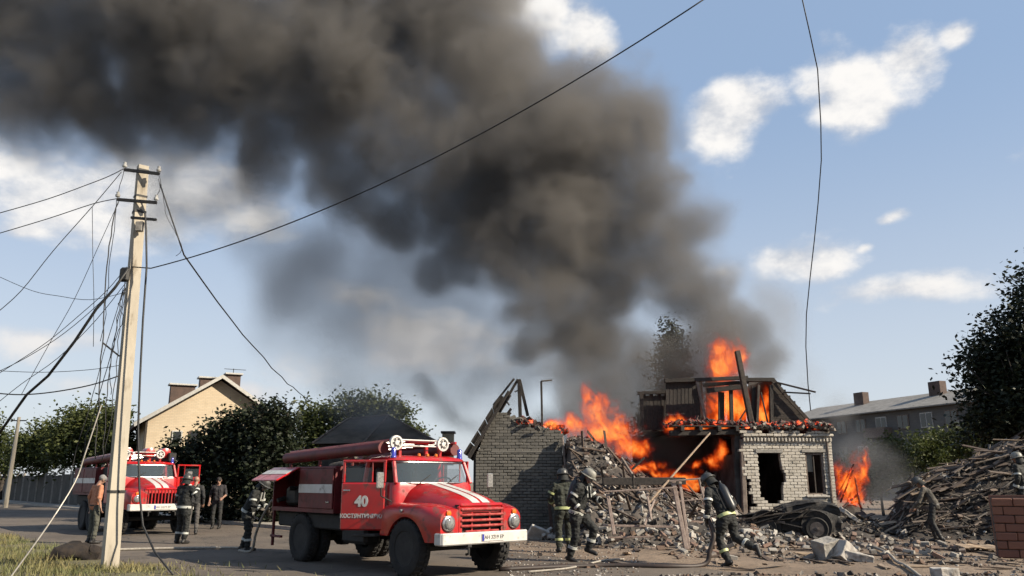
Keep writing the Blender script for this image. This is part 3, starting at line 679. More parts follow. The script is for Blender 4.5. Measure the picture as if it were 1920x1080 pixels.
    b = MB(); b.rings([rrect(x0, x1, -W + .05, W - .05, .12, Z(.72)), rrect(x0, x1, -W, W, .14, Z(.9)), rrect(x0, x1, -W, W, .14, Z(1.5)), rrect(x0, x1 - .02, -W + .02, W - .02, .16, Z(1.58))])
    cab = b.build('cab', M_red, t, smooth=40)
    b = MB(); b.rings([rrect(x0 + .02, x1 - .20, -W + .08, W - .08, .2, Z(1.96)), rrect(x0 - .02, x1 - .12, -W + .03, W - .03, .24, Z(1.985)), rrect(x0, x1 - .15, -W + .06, W - .06, .26, Z(2.03)), rrect(x0 + .12, x1 - .3, -W + .22, W - .22, .3, Z(2.075)), rrect(x0 + .4, x1 - .55, -W + .5, W - .5, .2, Z(2.085))])
    b.build('roof', M_red, cab, smooth=50)
    for s in (-1, 1):
        MB().bar((x1 - .03, s * (W - .06), Z(1.56)), (x1 - .20, s * (W - .11), Z(1.97)), .07, .06, 0, (1, 0, 0), .015).build('windscreen_pillar', M_red, cab)
        MB().bar((x0 + .06, s * (W - .04), Z(1.56)), (x0 + .08, s * (W - .09), Z(1.97)), .09, .05, 0, (1, 0, 0), .015).build('rear_pillar', M_red, cab)
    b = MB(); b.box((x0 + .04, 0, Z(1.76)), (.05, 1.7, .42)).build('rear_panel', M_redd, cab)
    n = 12; b = MB(); lo_, hi_ = [], []
    for i in range(n + 1):
        q = -1 + 2 * i / n; lo_.append((x1 + .03 - .13 * abs(q) ** 3, q * (W - .10), Z(1.575))); hi_.append((x1 - .135 - .10 * abs(q) ** 3, q * (W - .15), Z(1.955)))
    b.rings([lo_, hi_], 0, False, False); ws = b.build('windscreen', M_glass, cab, smooth=True)
    MB().tube([Vector(p) + Vector((.006, 0, 0)) for p in lo_], .014, 6).tube([Vector(p) + Vector((.006, 0, 0)) for p in hi_], .014, 6).build('windscreen_seal', M_chrome, cab)
    for y in (-.4, .25): MB().tube([(x1 + .06, y, Z(1.57)), (x1 - .0, y + .28, Z(1.72))], .009, 5).build('wiper', M_black, cab)
    for y in (-.42, .42):
        sb = MB().box((x0 + .42, y, Z(1.36)), (.5, .62, .16), 0, .05).box((x0 + .18, y, Z(1.62)), (.14, .62, .5), 0, .05).build('seat', M_lens_r, cab)
    st = MB()
    ring = [(x1 - .33 + .05 * math.cos(a), .42 + .2 * math.sin(a), Z(1.56) + .12 * math.cos(a)) for a in (2 * math.pi * i / 20 for i in range(21))]
    st.tube(ring, .016, 6).build('steering_wheel', M_black, cab)
    MB().box((x1 - .16, 0, Z(1.53)), (.22, 1.7, .08), 0, .03).build('dashboard', M_black, cab)
    # doors: near side (-y), far side (+y)
    def cab_door(s, ang, number, word):
        d = bpy.data.objects.new('door', None); COL.objects.link(d); d.parent = t; d.location = (x1 - .22, s * (W + .02), 0)
        d.rotation_euler = (0, 0, -s * R(ang)) if False else (0, 0, s * -R(ang))
        Ld = .86; y0 = 0
        MB().box((-Ld / 2, s * .02, Z(1.16)), (Ld, .06, .84), 0, .025).build('door_panel', M_red, d)
        b = MB(); b.box((-.03, s * .01, Z(1.78)), (.05, .04, .40), 0, .01).box((-Ld + .03, s * .01, Z(1.78)), (.05, .04, .40), 0, .01).box((-Ld / 2, s * .01, Z(1.965)), (Ld, .04, .05), 0, .012).box((-.27, s * .01, Z(1.77)), (.022, .03, .36), 0, .004)
        b.build('window_frame', M_red, d); MB().box((-Ld / 2 - .1, s * .01, Z(1.72)), (Ld * .62, .006, .26)).build('window_pane', M_glass2, d)
        MB().box((-Ld + .12, s * .07, Z(1.44)), (.14, .025, .03), 0, .008).build('door_handle', M_chrome, d)
        o = Vector((-Ld / 2 - .02, s * .054, Z(1.24))); xd = (1, 0, 0) if s < 0 else (-1, 0, 0); zd = (0, s, 0)
        text_mesh('door_number', number, .25, M_tw, d, frame3(o, xd, zd), bold=.012)
        if word: text_mesh('door_lettering', word, .098, M_tw, d, frame3((-Ld / 2, s * .054, Z(.985)), xd, zd), bold=.003)
    if A: cab_door(-1, 36, '40', 'КОСТЯНТИНІВКА'); cab_door(1, 0, '40', None)
    else: cab_door(-1, 0, '50', None); cab_door(1, 78, '50', None)
    # rear body
    bx0, bx1, BW, bt = -5.05, -2.36, 1.08, Z(1.90)
    MB().box((-1.99, 0, Z(1.42)), (.70, 1.8, .95), 0, .02).build('dark_gap_box', M_black, t)  # added black box fills the gap behind the cab, standing in for shade
    xm = -3.82
    b = MB(); b.box(((bx0 + bx1) / 2, 0, bt - .03), (bx1 - bx0, 2 * BW, .06), 0, .02).box(((bx0 + bx1) / 2, 0, Z(1.03)), (bx1 - bx0, 2 * BW, .08)).box((bx1 - .02, 0, Z(1.45)), (.04, 2 * BW - .02, .82)).box((bx0 + .02, 0, Z(1.45)), (.04, 2 * BW - .02, .82))
    b.box(((bx0 + bx1) / 2, 0, Z(1.45)), (bx1 - bx0 - .1, 1.2, .8)).box((xm, 0, Z(1.45)), (.05, 2 * BW - .04, .82))
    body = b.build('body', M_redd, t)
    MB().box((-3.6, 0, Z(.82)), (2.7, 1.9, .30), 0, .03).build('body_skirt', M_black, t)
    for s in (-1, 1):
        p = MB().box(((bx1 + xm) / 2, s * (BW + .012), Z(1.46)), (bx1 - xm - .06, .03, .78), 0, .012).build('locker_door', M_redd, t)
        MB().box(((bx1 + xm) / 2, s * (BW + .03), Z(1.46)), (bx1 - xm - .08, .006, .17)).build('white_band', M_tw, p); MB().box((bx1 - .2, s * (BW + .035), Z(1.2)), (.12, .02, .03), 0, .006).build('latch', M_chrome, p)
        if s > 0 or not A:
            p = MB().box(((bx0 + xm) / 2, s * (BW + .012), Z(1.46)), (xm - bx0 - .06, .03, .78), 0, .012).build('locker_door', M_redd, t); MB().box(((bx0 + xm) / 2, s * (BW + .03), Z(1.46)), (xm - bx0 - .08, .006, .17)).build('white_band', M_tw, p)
    if A:   # raised pump-room flap, pump inside
        hy, hz_ = -BW, bt - .02; L2 = .58; an = R(62)
        M = Matrix.Translation(((bx0 + xm) / 2, hy, hz_)) @ Matrix.Rotation(-an, 4, 'X')
        p = MB().box((0, -.01, -L2 / 2), (xm - bx0 - .04, .035, L2), 0, .012).build('raised_flap', M_red, t, M=M)
        MB().box((0, -.032, -L2 * .42), (xm - bx0 - .06, .006, .17)).build('white_band', M_tw, p)
        pm = MB(); pm.box((-4.45, -.75, Z(1.3)), (.5, .4, .4), 0, .06).tube([(-4.7, -.95, Z(1.25)), (-4.7, -1.12, Z(1.2))], .05, 10).tube([(-4.25, -.95, Z(1.45)), (-4.25, -1.1, Z(1.45))], .04, 10).build('pump', M_metal_d, t)
        for x in (-4.0, -4.9): MB().tube([(x, -1.05, bt - .05), (x, -1.32, Z(1.70))], .012, 5).build('flap_strut', M_chrome, t)
        MB().box((-5.06, -1.0, Z(1.0)), (.05, .06, 1.5), 0, .01).build('corner_rail', M_redd, t)
        b = MB(); b.box((-4.9, -1.0, Z(.45)), (.5, .06, .05), 0, .01).build('rear_step', M_redd, t)
    # roof load: suction-hose tubes, ladder with rollers, beacons
    for y in (-.86, .84):
        n = 5; pts = [(-4.9 + 3.9 * i / n, y, Z(2.10 + .12 * i / n)) for i in range(n + 1)]
        hc = MB().tube(pts, .115, 16).build('hose_tube', M_redd, t, smooth=50)
        for x in (-4.7, -3.4, -2.1): MB().tube([(x, y, bt), (x, y, Z(2.1 + .12 * (x + 4.9) / 3.9))], .03, 6).build('tube_bracket', M_redd, t)
        la = [(-4.85 + 3.95 * i / 4, y * .93, Z(2.23 + .12 * i / 4)) for i in range(5)]
        MB().bar(la[0], la[-1], .05, .05, 0, bev=.006).build('ladder_rail', M_red, t)
    for i in range(15):
        x = -4.7 + i * .26; MB().tube([(x, -.80, Z(2.23 + .12 * (x + 4.85) / 3.95)), (x, .78, Z(2.23 + .12 * (x + 4.85) / 3.95))], .016, 6).build('ladder_rung', M_chrome, t)
    for y in (-.28, .28): MB().bar((-4.4, y, Z(2.26)), (-.95, y, Z(2.35)), .045, .06, 0, bev=.006).build('inner_ladder_rail', M_red, t)
    for dzz in (.06, -.05): MB().tube([(-.86, -.69, Z(2.31 + dzz)), (-.86, .40, Z(2.31 + dzz))], .014, 8).build('roller_axle', M_tw, t)
    for y in (-.69, .40):
        w_ = MB().lathe([(.05, -.03), (.135, -.03), (.14, 0), (.135, .03), (.10, .034), (.09, .012), (.05, .014), (.045, .045), (.001, .05)], 28, axis='x', M=Matrix.Translation((-.84, y, Z(2.31)))).build('roller', M_tw, t, smooth=40)
        for a in (0, 60, 120): MB().box((-.805, y, Z(2.31)), (.012, .19, .022), 0, .003, rot=(R(a), 0, 0)).build('roller_spoke', M_black, w_)
    for y in (-.5, .12, .45): MB().box((-1.0, y, Z(2.2)), (.07, .07, .28), 0, .01).build('ladder_support', M_red, t)
    MB().box((-1.0, -.1, Z(2.34)), (.2, .5, .06), 0, .02).build('ladder_hook', M_red, t)
    for y in (-.78, .78):
        MB().lathe([(.06, 0), (.06, .03), (.05, .04), (.05, .16), (.03, .19), (.001, .195)], 18, axis='z', M=Matrix.Translation((-.78, y, Z(2.03)))).build('beacon', M_blue, t, smooth=50)
    for y in (-.2, 0, .2): MB().lathe([(.035, 0), (.03, .045), (.001, .055)], 12, axis='z', M=Matrix.Translation((-.78, y, Z(2.07)))).build('marker_lamp', M_orange, t, smooth=50)
    hp_ = MB(); rr = random.Random(5)
    for i in range(7): hp_.tube([(-2.9 + rr.gauss(0, .25), -.55 + rr.gauss(0, .15), bt + .03 + .05 * i + 0), (-2.6 + rr.gauss(0, .3), -.5 + rr.gauss(0, .15), bt + .08 + .04 * i), (-2.3 + rr.gauss(0, .2), -.6 + rr.gauss(0, .15), bt + .05 + .03 * i)], .035, 7)
    hp_.build('coiled_hose', M_hose_w, t)
    if not A:
        for y in (-.6, .1, .6): MB().lathe([(.05, -.25), (.16, -.22), (.16, .22), (.05, .25)], 16, axis='x', M=Matrix.Translation((-1.15, y, Z(2.36)))).build('roof_reel', M_red, t, smooth=40)
        MB().box((-1.0, .78, Z(2.22)), (.5, .26, .3), 0, .03).build('roof_box', M_metal_d, t)
    return t
HEAD = math.atan2(-.745, .667)
fire_truck('a', 'nearest red fire truck with white number 40 on its open door', (-1.11, 15.1, .004), HEAD)
fire_truck('b', 'farther red fire truck behind the concrete utility pole', (-11.45, 26.2, .004), HEAD, .17)
# ---------------------------------------------------------------- trees and shrubs
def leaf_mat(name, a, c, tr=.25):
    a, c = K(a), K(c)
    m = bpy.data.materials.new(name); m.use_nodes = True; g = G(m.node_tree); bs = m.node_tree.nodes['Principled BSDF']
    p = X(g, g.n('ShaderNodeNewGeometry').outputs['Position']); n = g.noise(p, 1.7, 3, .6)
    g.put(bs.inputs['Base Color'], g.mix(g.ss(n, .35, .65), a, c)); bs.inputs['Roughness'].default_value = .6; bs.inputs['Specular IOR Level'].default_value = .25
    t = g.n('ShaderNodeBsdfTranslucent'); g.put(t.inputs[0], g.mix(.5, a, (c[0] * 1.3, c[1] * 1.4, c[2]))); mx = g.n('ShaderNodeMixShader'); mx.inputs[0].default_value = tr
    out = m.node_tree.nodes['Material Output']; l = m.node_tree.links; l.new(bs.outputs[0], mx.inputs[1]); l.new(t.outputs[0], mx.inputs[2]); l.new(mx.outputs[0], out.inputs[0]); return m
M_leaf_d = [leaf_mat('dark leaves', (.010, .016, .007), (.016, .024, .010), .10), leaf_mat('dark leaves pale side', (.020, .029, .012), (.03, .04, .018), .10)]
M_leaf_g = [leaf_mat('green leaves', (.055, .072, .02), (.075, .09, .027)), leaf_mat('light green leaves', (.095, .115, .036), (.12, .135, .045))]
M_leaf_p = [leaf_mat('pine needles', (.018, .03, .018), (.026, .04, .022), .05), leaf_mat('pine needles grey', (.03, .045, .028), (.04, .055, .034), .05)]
M_bark = mat('bark', (.075, .058, .045), (.045, .035, .028), .9, 5, bump=.7)
def crown_mesh(b, blobs, n, leaf, r, gap=.0):
    """leaf-sized faces gathered in sprays through the crown's volume"""
    tot = sum(q[3] * q[4] * q[5] for q in blobs); cnt = 0
    for (cx, cy, cz, rx, ry, rz) in blobs:
        k = int(n * rx * ry * rz / tot); sprays = max(6, k // 26)
        for i in range(sprays):
            while True:
                d = Vector((r.gauss(0, 1), r.gauss(0, 1), r.gauss(0, 1))).normalized() * (r.random() ** .28)
                c = Vector((cx + d.x * rx, cy + d.y * ry, cz + d.z * rz))
                if mnoise.noise(c * (1.5 / max(rx, .8))) > -.32 + gap: break
            c += d * (.07 * min(rx, rz) * (1 if r.random() < .22 else 0))
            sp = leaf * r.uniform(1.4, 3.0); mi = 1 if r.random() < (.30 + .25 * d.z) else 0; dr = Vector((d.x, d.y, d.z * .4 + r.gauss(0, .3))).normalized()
            for j in range(26):
                p = c + dr * r.gauss(0, sp * .75) + Vector((r.gauss(0, sp * .55), r.gauss(0, sp * .55), r.gauss(0, sp * .42)))
                a = Vector((r.gauss(0, 1), r.gauss(0, 1), r.gauss(0, .6))).normalized(); w = a.cross(Vector((r.gauss(0, 1), r.gauss(0, 1), r.gauss(0, 1)))).normalized()
                L = leaf * r.uniform(.6, 1.25); a *= L * .6; w *= L * .3; q = len(b.v)
                b.v += [tuple(p - a), tuple(p + w), tuple(p + a), tuple(p - w)]; b.f.append((q, q + 1, q + 2, q + 3)); b.mi.append(mi)
def tree(name, label, base, blobs, n, leaf, mats, seed, trunk_h, trunk_r, group=None, cat='tree', gap=0.):
    r = random.Random(seed); base = Vector(base); t = thing(name, label, cat, base, 0, group); b = MB(); top = Vector((r.gauss(0, .1), r.gauss(0, .1), trunk_h))
    pts = [Vector((0, 0, -.1)), top * .35 + Vector((r.gauss(0, .08), r.gauss(0, .08), 0)), top * .7 + Vector((r.gauss(0, .1), r.gauss(0, .1), 0)), top]
    b.tube(pts, [trunk_r * 1.25, trunk_r, trunk_r * .8, trunk_r * .5], 9)
    for (cx, cy, cz, rx, ry, rz) in blobs:
        for k in range(4):
            e = Vector((cx + r.uniform(-.7, .7) * rx, cy + r.uniform(-.7, .7) * ry, cz + r.uniform(-.3, .75) * rz)); s = pts[1].lerp(top, r.uniform(.1, 1)); m = s.lerp(e, .5) + Vector((r.gauss(0, .15), r.gauss(0, .15), .1 * rz))
            b.tube([s, m, e], [trunk_r * .42, trunk_r * .26, trunk_r * .07], 6)
    b.build('trunk', M_bark, t, smooth=True)
    c = MB(); crown_mesh(c, blobs, n, leaf, r, gap); c.build('crown', mats, t, fix=False); return t
def blobs_px(base, Y, spec):
    out = []
    for px, py, hw, hh in spec:
        p = at(px, py, Y) - Vector(base); s = Y / F * 1.0
        out.append((p.x, rnd.uniform(-.3, .3) * hw * s, p.z, hw * s, hw * s * .9, hh * s))
    return out
def G0(px, Y): v = at(px, 540, Y); return Vector((at(px, 900, Y).x, Y, 0))
TB = 'dark bushes along the pavement'
for name, label, bpx, Y, spec, n, leaf, mats, sd, th, tr_, grp, gap in (
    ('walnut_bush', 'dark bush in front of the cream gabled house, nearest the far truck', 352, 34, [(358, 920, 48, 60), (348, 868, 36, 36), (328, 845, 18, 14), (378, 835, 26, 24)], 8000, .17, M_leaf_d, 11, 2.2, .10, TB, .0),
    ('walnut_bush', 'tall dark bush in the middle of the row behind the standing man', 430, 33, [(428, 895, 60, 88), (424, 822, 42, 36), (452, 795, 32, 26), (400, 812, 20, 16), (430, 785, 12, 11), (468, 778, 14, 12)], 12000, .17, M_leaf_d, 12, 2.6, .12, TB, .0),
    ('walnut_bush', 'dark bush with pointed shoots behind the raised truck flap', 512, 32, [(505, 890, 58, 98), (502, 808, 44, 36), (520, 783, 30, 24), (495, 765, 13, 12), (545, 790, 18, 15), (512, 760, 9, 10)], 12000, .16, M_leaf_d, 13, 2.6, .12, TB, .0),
    ('roadside_tree', 'green tree behind the hipped roof, left of its group', 600, 48, [(590, 805, 45, 45), (615, 785, 35, 30), (570, 815, 30, 40), (600, 860, 50, 50)], 7000, .22, M_leaf_g, 14, 3.0, .14, 'trees behind the hipped roof', .02),
    ('roadside_tree', 'tallest green tree behind the hipped roof', 680, 47, [(675, 790, 55, 40), (685, 760, 40, 26), (650, 775, 30, 24), (715, 775, 32, 26), (680, 850, 60, 50)], 9000, .22, M_leaf_g, 15, 3.4, .16, 'trees behind the hipped roof', .02),
    ('roadside_tree', 'small green tree beside the smoke behind the hipped roof', 742, 46, [(735, 790, 32, 35), (745, 765, 18, 16), (760, 815, 25, 25)], 4000, .2, M_leaf_g, 16, 3.0, .12, 'trees behind the hipped roof', .02),
    ('garden_tree', 'leafy green tree left of the concrete pole above the fence', 165, 60, [(165, 830, 55, 50), (150, 795, 40, 35), (185, 785, 32, 28), (120, 835, 30, 40)], 10000, .26, M_leaf_g, 17, 3.4, .16, 'trees above the panel fence', .0),
    ('garden_tree', 'rounded green tree at the far left above the fence', 85, 64, [(80, 845, 42, 40), (95, 815, 30, 25), (55, 850, 30, 30)], 7000, .26, M_leaf_g, 18, 3.2, .15, 'trees above the panel fence', .0),
    ('garden_tree', 'tree half hidden behind the concrete pole beside cream house', 218, 58, [(215, 825, 35, 55), (205, 790, 22, 25), (230, 860, 25, 40)], 7000, .26, M_leaf_g, 19, 3.2, .15, 'trees above the panel fence', .0),
    ('garden_tree', 'dull green tree cut by the left picture edge', 5, 70, [(0, 850, 35, 38), (-30, 830, 40, 45)], 5000, .28, M_leaf_g, 20, 3.2, .15, 'trees above the panel fence', .0),
    ('shrub', 'green shrub in front of the apartment block beside the fire', 1650, 40, [(1640, 880, 35, 40), (1670, 850, 30, 30), (1610, 895, 30, 40)], 7000, .16, M_leaf_g, 21, 1.5, .06, 'shrubs before the apartment block', .0),
    ('shrub', 'wide green shrub in front of the apartment block above the planks', 1740, 48, [(1730, 850, 45, 35), (1780, 840, 40, 35), (1690, 865, 35, 30), (1830, 835, 40, 40)], 9000, .18, M_leaf_g, 22, 1.5, .06, 'shrubs before the apartment block', .0),
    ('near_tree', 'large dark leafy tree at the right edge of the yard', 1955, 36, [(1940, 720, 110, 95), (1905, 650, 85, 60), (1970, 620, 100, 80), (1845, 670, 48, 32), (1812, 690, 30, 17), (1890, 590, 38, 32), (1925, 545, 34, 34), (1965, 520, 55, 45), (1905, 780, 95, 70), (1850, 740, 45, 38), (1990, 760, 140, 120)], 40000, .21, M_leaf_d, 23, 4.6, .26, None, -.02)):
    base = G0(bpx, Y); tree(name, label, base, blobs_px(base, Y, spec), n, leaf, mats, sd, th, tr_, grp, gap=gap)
def pine(px, Y, ytop, label):
    base = G0(px, Y); top = at(px, ytop, Y).z; r = random.Random(33); t = thing('pine_tree', label, 'tree', base); MB().tube([(0, 0, -.1), (.1, 0, top * .5), (.05, 0, top)], [.22, .15, .03], 8).build('trunk', M_bark, t, smooth=True); b = MB(); bl = []
    for i in range(13):
        z = top * (.42 + .58 * i / 12); rad = (1.75 * (1 - i / 13) + .28) * r.uniform(.75, 1.15)
        for k in range(3): a = r.uniform(0, 6.28); bl.append((math.cos(a) * rad * .62, math.sin(a) * rad * .62, z + r.gauss(0, .15), rad * .55, rad * .55, .28))
    crown_mesh(b, bl, 6500, .17, r); b.build('crown', M_leaf_p, t, fix=False)
pine(1272, 40, 622, 'dark pine tree standing in smoke behind the burning house')
# ---------------------------------------------------------------- concrete pole and wires
M_pole = mat('pale pole concrete', (.56, .50, .40), (.46, .41, .33), .85, 3, bump=.4, dirt=((.20, .16, .11), .25, 4), stretch=(1, 1, .25))
M_wire = mat('black cable', (.012, .012, .013), (.02, .02, .02), .6, 5)
M_insul = mat('glazed insulator', (.5, .5, .48), (.35, .34, .32), .25, 8)
PB = gp(206, 1066); PT = at(268, 312, PB.y)
pole = thing('utility_pole', 'tall pale concrete utility pole with tangled wires on left', 'utility pole', PB)
dv = PT - PB; a0 = R(40)
def sq(c, hw, hd): return [c + Matrix.Rotation(a0, 3, 'Z') @ Vector(q) for q in ((-hw, -hd, 0), (hw, -hd, 0), (hw, hd, 0), (-hw, hd, 0))]
b = MB(); n = 14; b.rings([sq(Vector((0, 0, -.2)).lerp(dv, i / n) if i else Vector((0, 0, -.2)), .135 - .035 * i / n, .12 - .03 * i / n) for i in range(n + 1)]); b.build('shaft', M_pole, pole)
def PL(px, py, dY=0.): return at(px, py, PB.y + dY) - PB
for (xa, ya), (xb, yb) in (((233, 318), (299, 326)), ((220, 374), (294, 380))):
    ar = MB().bar(PL(xa, ya, -.18), PL(xb, yb, -.18), .05, .06, 0).build('crossarm', M_metal_d, pole)
    for x, y in ((xa, ya), (xb - 2, yb)):
        MB().lathe([(.015, 0), (.015, .05), (.045, .06), (.05, .10), (.03, .12), (.035, .16), (.001, .18)], 12, M=Matrix.Translation(PL(x, y, -.18))).build('insulator', M_insul, pole, smooth=40)
for y, rr_ in ((322, .02), (376, .02), (408, .025), (935, .025)):
    c = dv * ((1066 - y) / (1066 - 312)); f = (1066 - y) / 754; s = .135 - .035 * f + .012
    b = MB(); b.rings([sq(c + Vector((0, 0, -rr_)), s, s - .014), sq(c + Vector((0, 0, rr_)), s, s - .014)], caps=False); b.build('steel_band', M_metal_d, pole)
MB().box(PL(262, 425, -.2), (.16, .1, .22), 0, .02).build('junction_box', M_conc, pole); MB().bar(PL(246, 408, -.2), PL(293, 412, -.25), .05, .05).build('bracket', M_metal_d, pole)
MB().box(PL(234, 515, -.2), (.2, .12, .3), 0, .04).build('cable_clamp', M_metal_d, pole)
def sag(a, c, s, n=14, wig=0., seed=0):
    r = random.Random(seed); out = []
    for i in range(n + 1):
        t = i / n; p = Vector(a).lerp(Vector(c), t); p.z -= s * 4 * t * (1 - t); k = math.sin(math.pi * t)
        out.append(p + Vector((r.gauss(0, wig) * k, 0, r.gauss(0, wig) * k)))
    return out
def wire(label, pts, rad, grp='loose wires around the pole', cat='cable', name='cable'):
    return tag(MB().tube(pts, rad, 6).build(name, M_wire, fix=False, smooth=True), label, cat, grp)
Y0 = PB.y - .25
W = lambda px, py, dY=0.: at(px, py, Y0 + dY)
wire('long cable rising from the concrete pole across the smoke', [W(243, 500, .15)] + sag(W(283, 503), at(1330, -8, 11), .55, 30), .012, 'overhead cables')
wire('twisted cable slanting down from pole top to the dark bushes', sag(W(300, 345), W(345, 478, .4), .0, 4)[:-1] + sag(W(345, 478, .4), at(603, 762, 40), .5, 16, .03), .016, 'overhead cables')
wire('broken wire hanging from above onto the burning house roof', [at(*q) for q in ((1500, -20, 20), (1518, 60, 20.6), (1533, 130, 21.5), (1539, 230, 22.5), (1540, 300, 23.2), (1534, 380, 24), (1527, 450, 24.7), (1519, 520, 25.4), (1512, 590, 26), (1511, 650, 26.6), (1515, 720, 27), (1520, 770, 27.3))], .017, 'overhead cables')
wire('thick black cable drooping from the pole to the left edge', [W(240, 505), W(215, 540), W(180, 580), W(140, 640, .2), (W(90, 705, .5)), W(50, 740, .8), W(25, 775, 1), W(-10, 825, 1.2)], .028)
wire('thick black cable hanging straight down beside the pole', [W(264, 392), W(272, 400), W(274, 430), W(275, 500), W(268, 600), W(263, 700), W(259, 800), W(260, 870), W(262, 930), W(268, 985, .0), W(290, 1035, -.3), W(325, 1078, -.9)], .02)
for k, (lab, pts, rad, wig) in enumerate((
    ('wire from upper insulator curving down to the left edge', [(233, 316), (205, 330), (175, 342), (90, 373), (-10, 402)], .009, 0),
    ('wire from lower insulator sloping to the left edge', [(222, 372), (175, 382), (90, 410), (-10, 440)], .009, 0),
    ('thin wire crossing the clouds steeply left of the pole', [(228, 322), (175, 385), (100, 470), (40, 545), (-10, 590)], .008, 0),
    ('slack wire swinging low over the trees to the left edge', [(222, 705), (170, 722), (100, 735), (40, 740), (-10, 737)], .012, 0),
    ('dark wire hanging from lower crossarm down past the tree', [(222, 378), (212, 410), (203, 480), (196, 560), (191, 650), (186, 740), (182, 800), (179, 860)], .012, .01),
    ('wire dangling beside the pole shaft towards the far truck', [(238, 520), (225, 580), (212, 650), (203, 720), (197, 800), (190, 865)], .009, .015),
    ('wire hanging slack just left of the pole shaft', [(237, 505), (232, 560), (222, 640), (215, 720), (210, 770), (196, 850)], .008, .015),
    ('thin wire slanting from the clamp down towards the fence', [(238, 500), (200, 545), (150, 590), (90, 640), (30, 680), (-10, 705)], .007, 0),
    ('second thin wire slanting from clamp to the left edge', [(238, 510), (190, 565), (120, 625), (50, 670), (-10, 700)], .007, 0),
    ('fine wire falling steeply from clamp to the grass', [(232, 540), (200, 640), (175, 740), (150, 820), (130, 900)], .007, .01),
    ('light guy wire running from the pole down to the grass', [(190, 760), (160, 850), (140, 905), (90, 985), (20, 1082)], .013, 0),
    ('short wire looping between the two crossarms', [(297, 335), (300, 355), (290, 372)], .007, 0),
    ('wire dropping from right insulator beside the pole', [(299, 330), (305, 360), (310, 395), (325, 430), (340, 465), (330, 480)], .006, .01),
    ('wire wound along the pole shaft from clamp to band', [(262, 480), (252, 560), (245, 640), (238, 720), (232, 790)], .007, .0),
    ('vertical hairline wire left of the pole among clouds', [(173, 388), (174, 480), (176, 560), (175, 650)], .006, 0),
    ('faint wire sagging across the pale clouds on the left', [(-10, 515), (60, 545), (110, 555), (170, 562), (236, 548)], .006, 0),
    ('slack wire from clamp looping low behind the orange shirt', [(240, 520), (222, 600), (200, 690), (178, 770), (160, 830), (150, 890)], .008, .012),
    ('wire falling from upper left insulator past the clamp', [(234, 318), (222, 360), (214, 430), (205, 500), (200, 570), (188, 640)], .007, .01),
    ('wire from the clamp crossing low to the left edge', [(236, 530), (180, 600), (110, 670), (40, 720), (-10, 760)], .007, 0),
    ('kinked wire hanging between clamp and stay bracket', [(236, 540), (226, 570), (230, 600), (214, 640), (205, 690), (208, 740)], .008, .02),
    ('fine wire from lower crossarm slanting to the fence', [(222, 380), (190, 450), (140, 560), (95, 640), (40, 740)], .006, 0),
    ('faint level wire above the trees on the left', [(-10, 695), (80, 698), (170, 693), (230, 684)], .006, 0))):
    P = [W(x, y, .03 * k - .1 + (.0 if 'guy' not in lab else 0)) for x, y in pts]
    if 'guy' in lab: P = [W(x, y, -d) for (x, y), d in zip(pts, (0, .1, .2, .7, 1.9))]
    r = random.Random(k); out = []
    for i in range(len(P) - 1):
        for j in range(4):
            t = j / 4; p0, p1, p2, p3 = P[max(i - 1, 0)], P[i], P[i + 1], P[min(i + 2, len(P) - 1)]
            p = .5 * ((2 * p1) + (p2 - p0) * t + (2 * p0 - 5 * p1 + 4 * p2 - p3) * t * t + (3 * p1 - p0 - 3 * p2 + p3) * t ** 3); out.append(p + Vector((r.gauss(0, wig), 0, 0)))
    out.append(P[-1])
    if 'guy' in lab: tag(MB().tube(out, rad, 6).build('cable', mat('bare steel wire', (.45, .42, .36), (.35, .32, .28), .5, 5, metal=.3), fix=False), lab, 'cable', 'loose wires around the pole')
    else: wire(lab, out, rad)
MB().bar(PL(193, 643, -.2), PL(224, 668, -.05), .03, .03).build('stay_bracket', M_metal_d, pole)
# second pole far left
q0, q1 = G0(17, 52), at(36, 782, 52)
p2 = thing('utility_pole', 'slim distant utility pole leaning in front of the panel fence', 'utility pole', q0); q1 = q1 - q0
MB().tube([(0, 0, -.1), q1 * .5, q1], [.16, .13, .1], 8).build('shaft', M_pole, p2); MB().bar(q1 * .96 - Vector((.5, 0, 0)), q1 * .96 + Vector((.5, 0, 0)), .07, .07).build('crossarm', M_metal_d, p2)
# log beside the pole
lg = gp(134, 1052, 0)
b = MB(); rr_ = []
for i in range(9):
    t = i / 8; c = Vector((-.46 + .92 * t, .18 * t, .13 + .03 * math.sin(t * 5))); rr_.append([c + Vector((0, math.cos(a) * (.19 + .05 * mnoise.noise(Vector((a, t * 3, 1)))), math.sin(a) * (.15 + .06 * mnoise.noise(Vector((math.cos(a) * 1.5, math.sin(a) * 1.5, t * 3)))))) for a in (2 * math.pi * j / 12 for j in range(12))])
b.rings(rr_); o = b.build('fallen_log', mat('rotten log', (.035, .024, .017), (.014, .010, .009), .95, 6, bump=1., bscale=14), smooth=50); rough_up(o, .11, 5, 2); rough_up(o, .06, 11, 3); o.location = lg + Vector((0, .15, 0)); o.rotation_euler = (0, 0, R(10)); tag(o, 'dark rotten log lying on the grass beside the concrete pole', 'log')
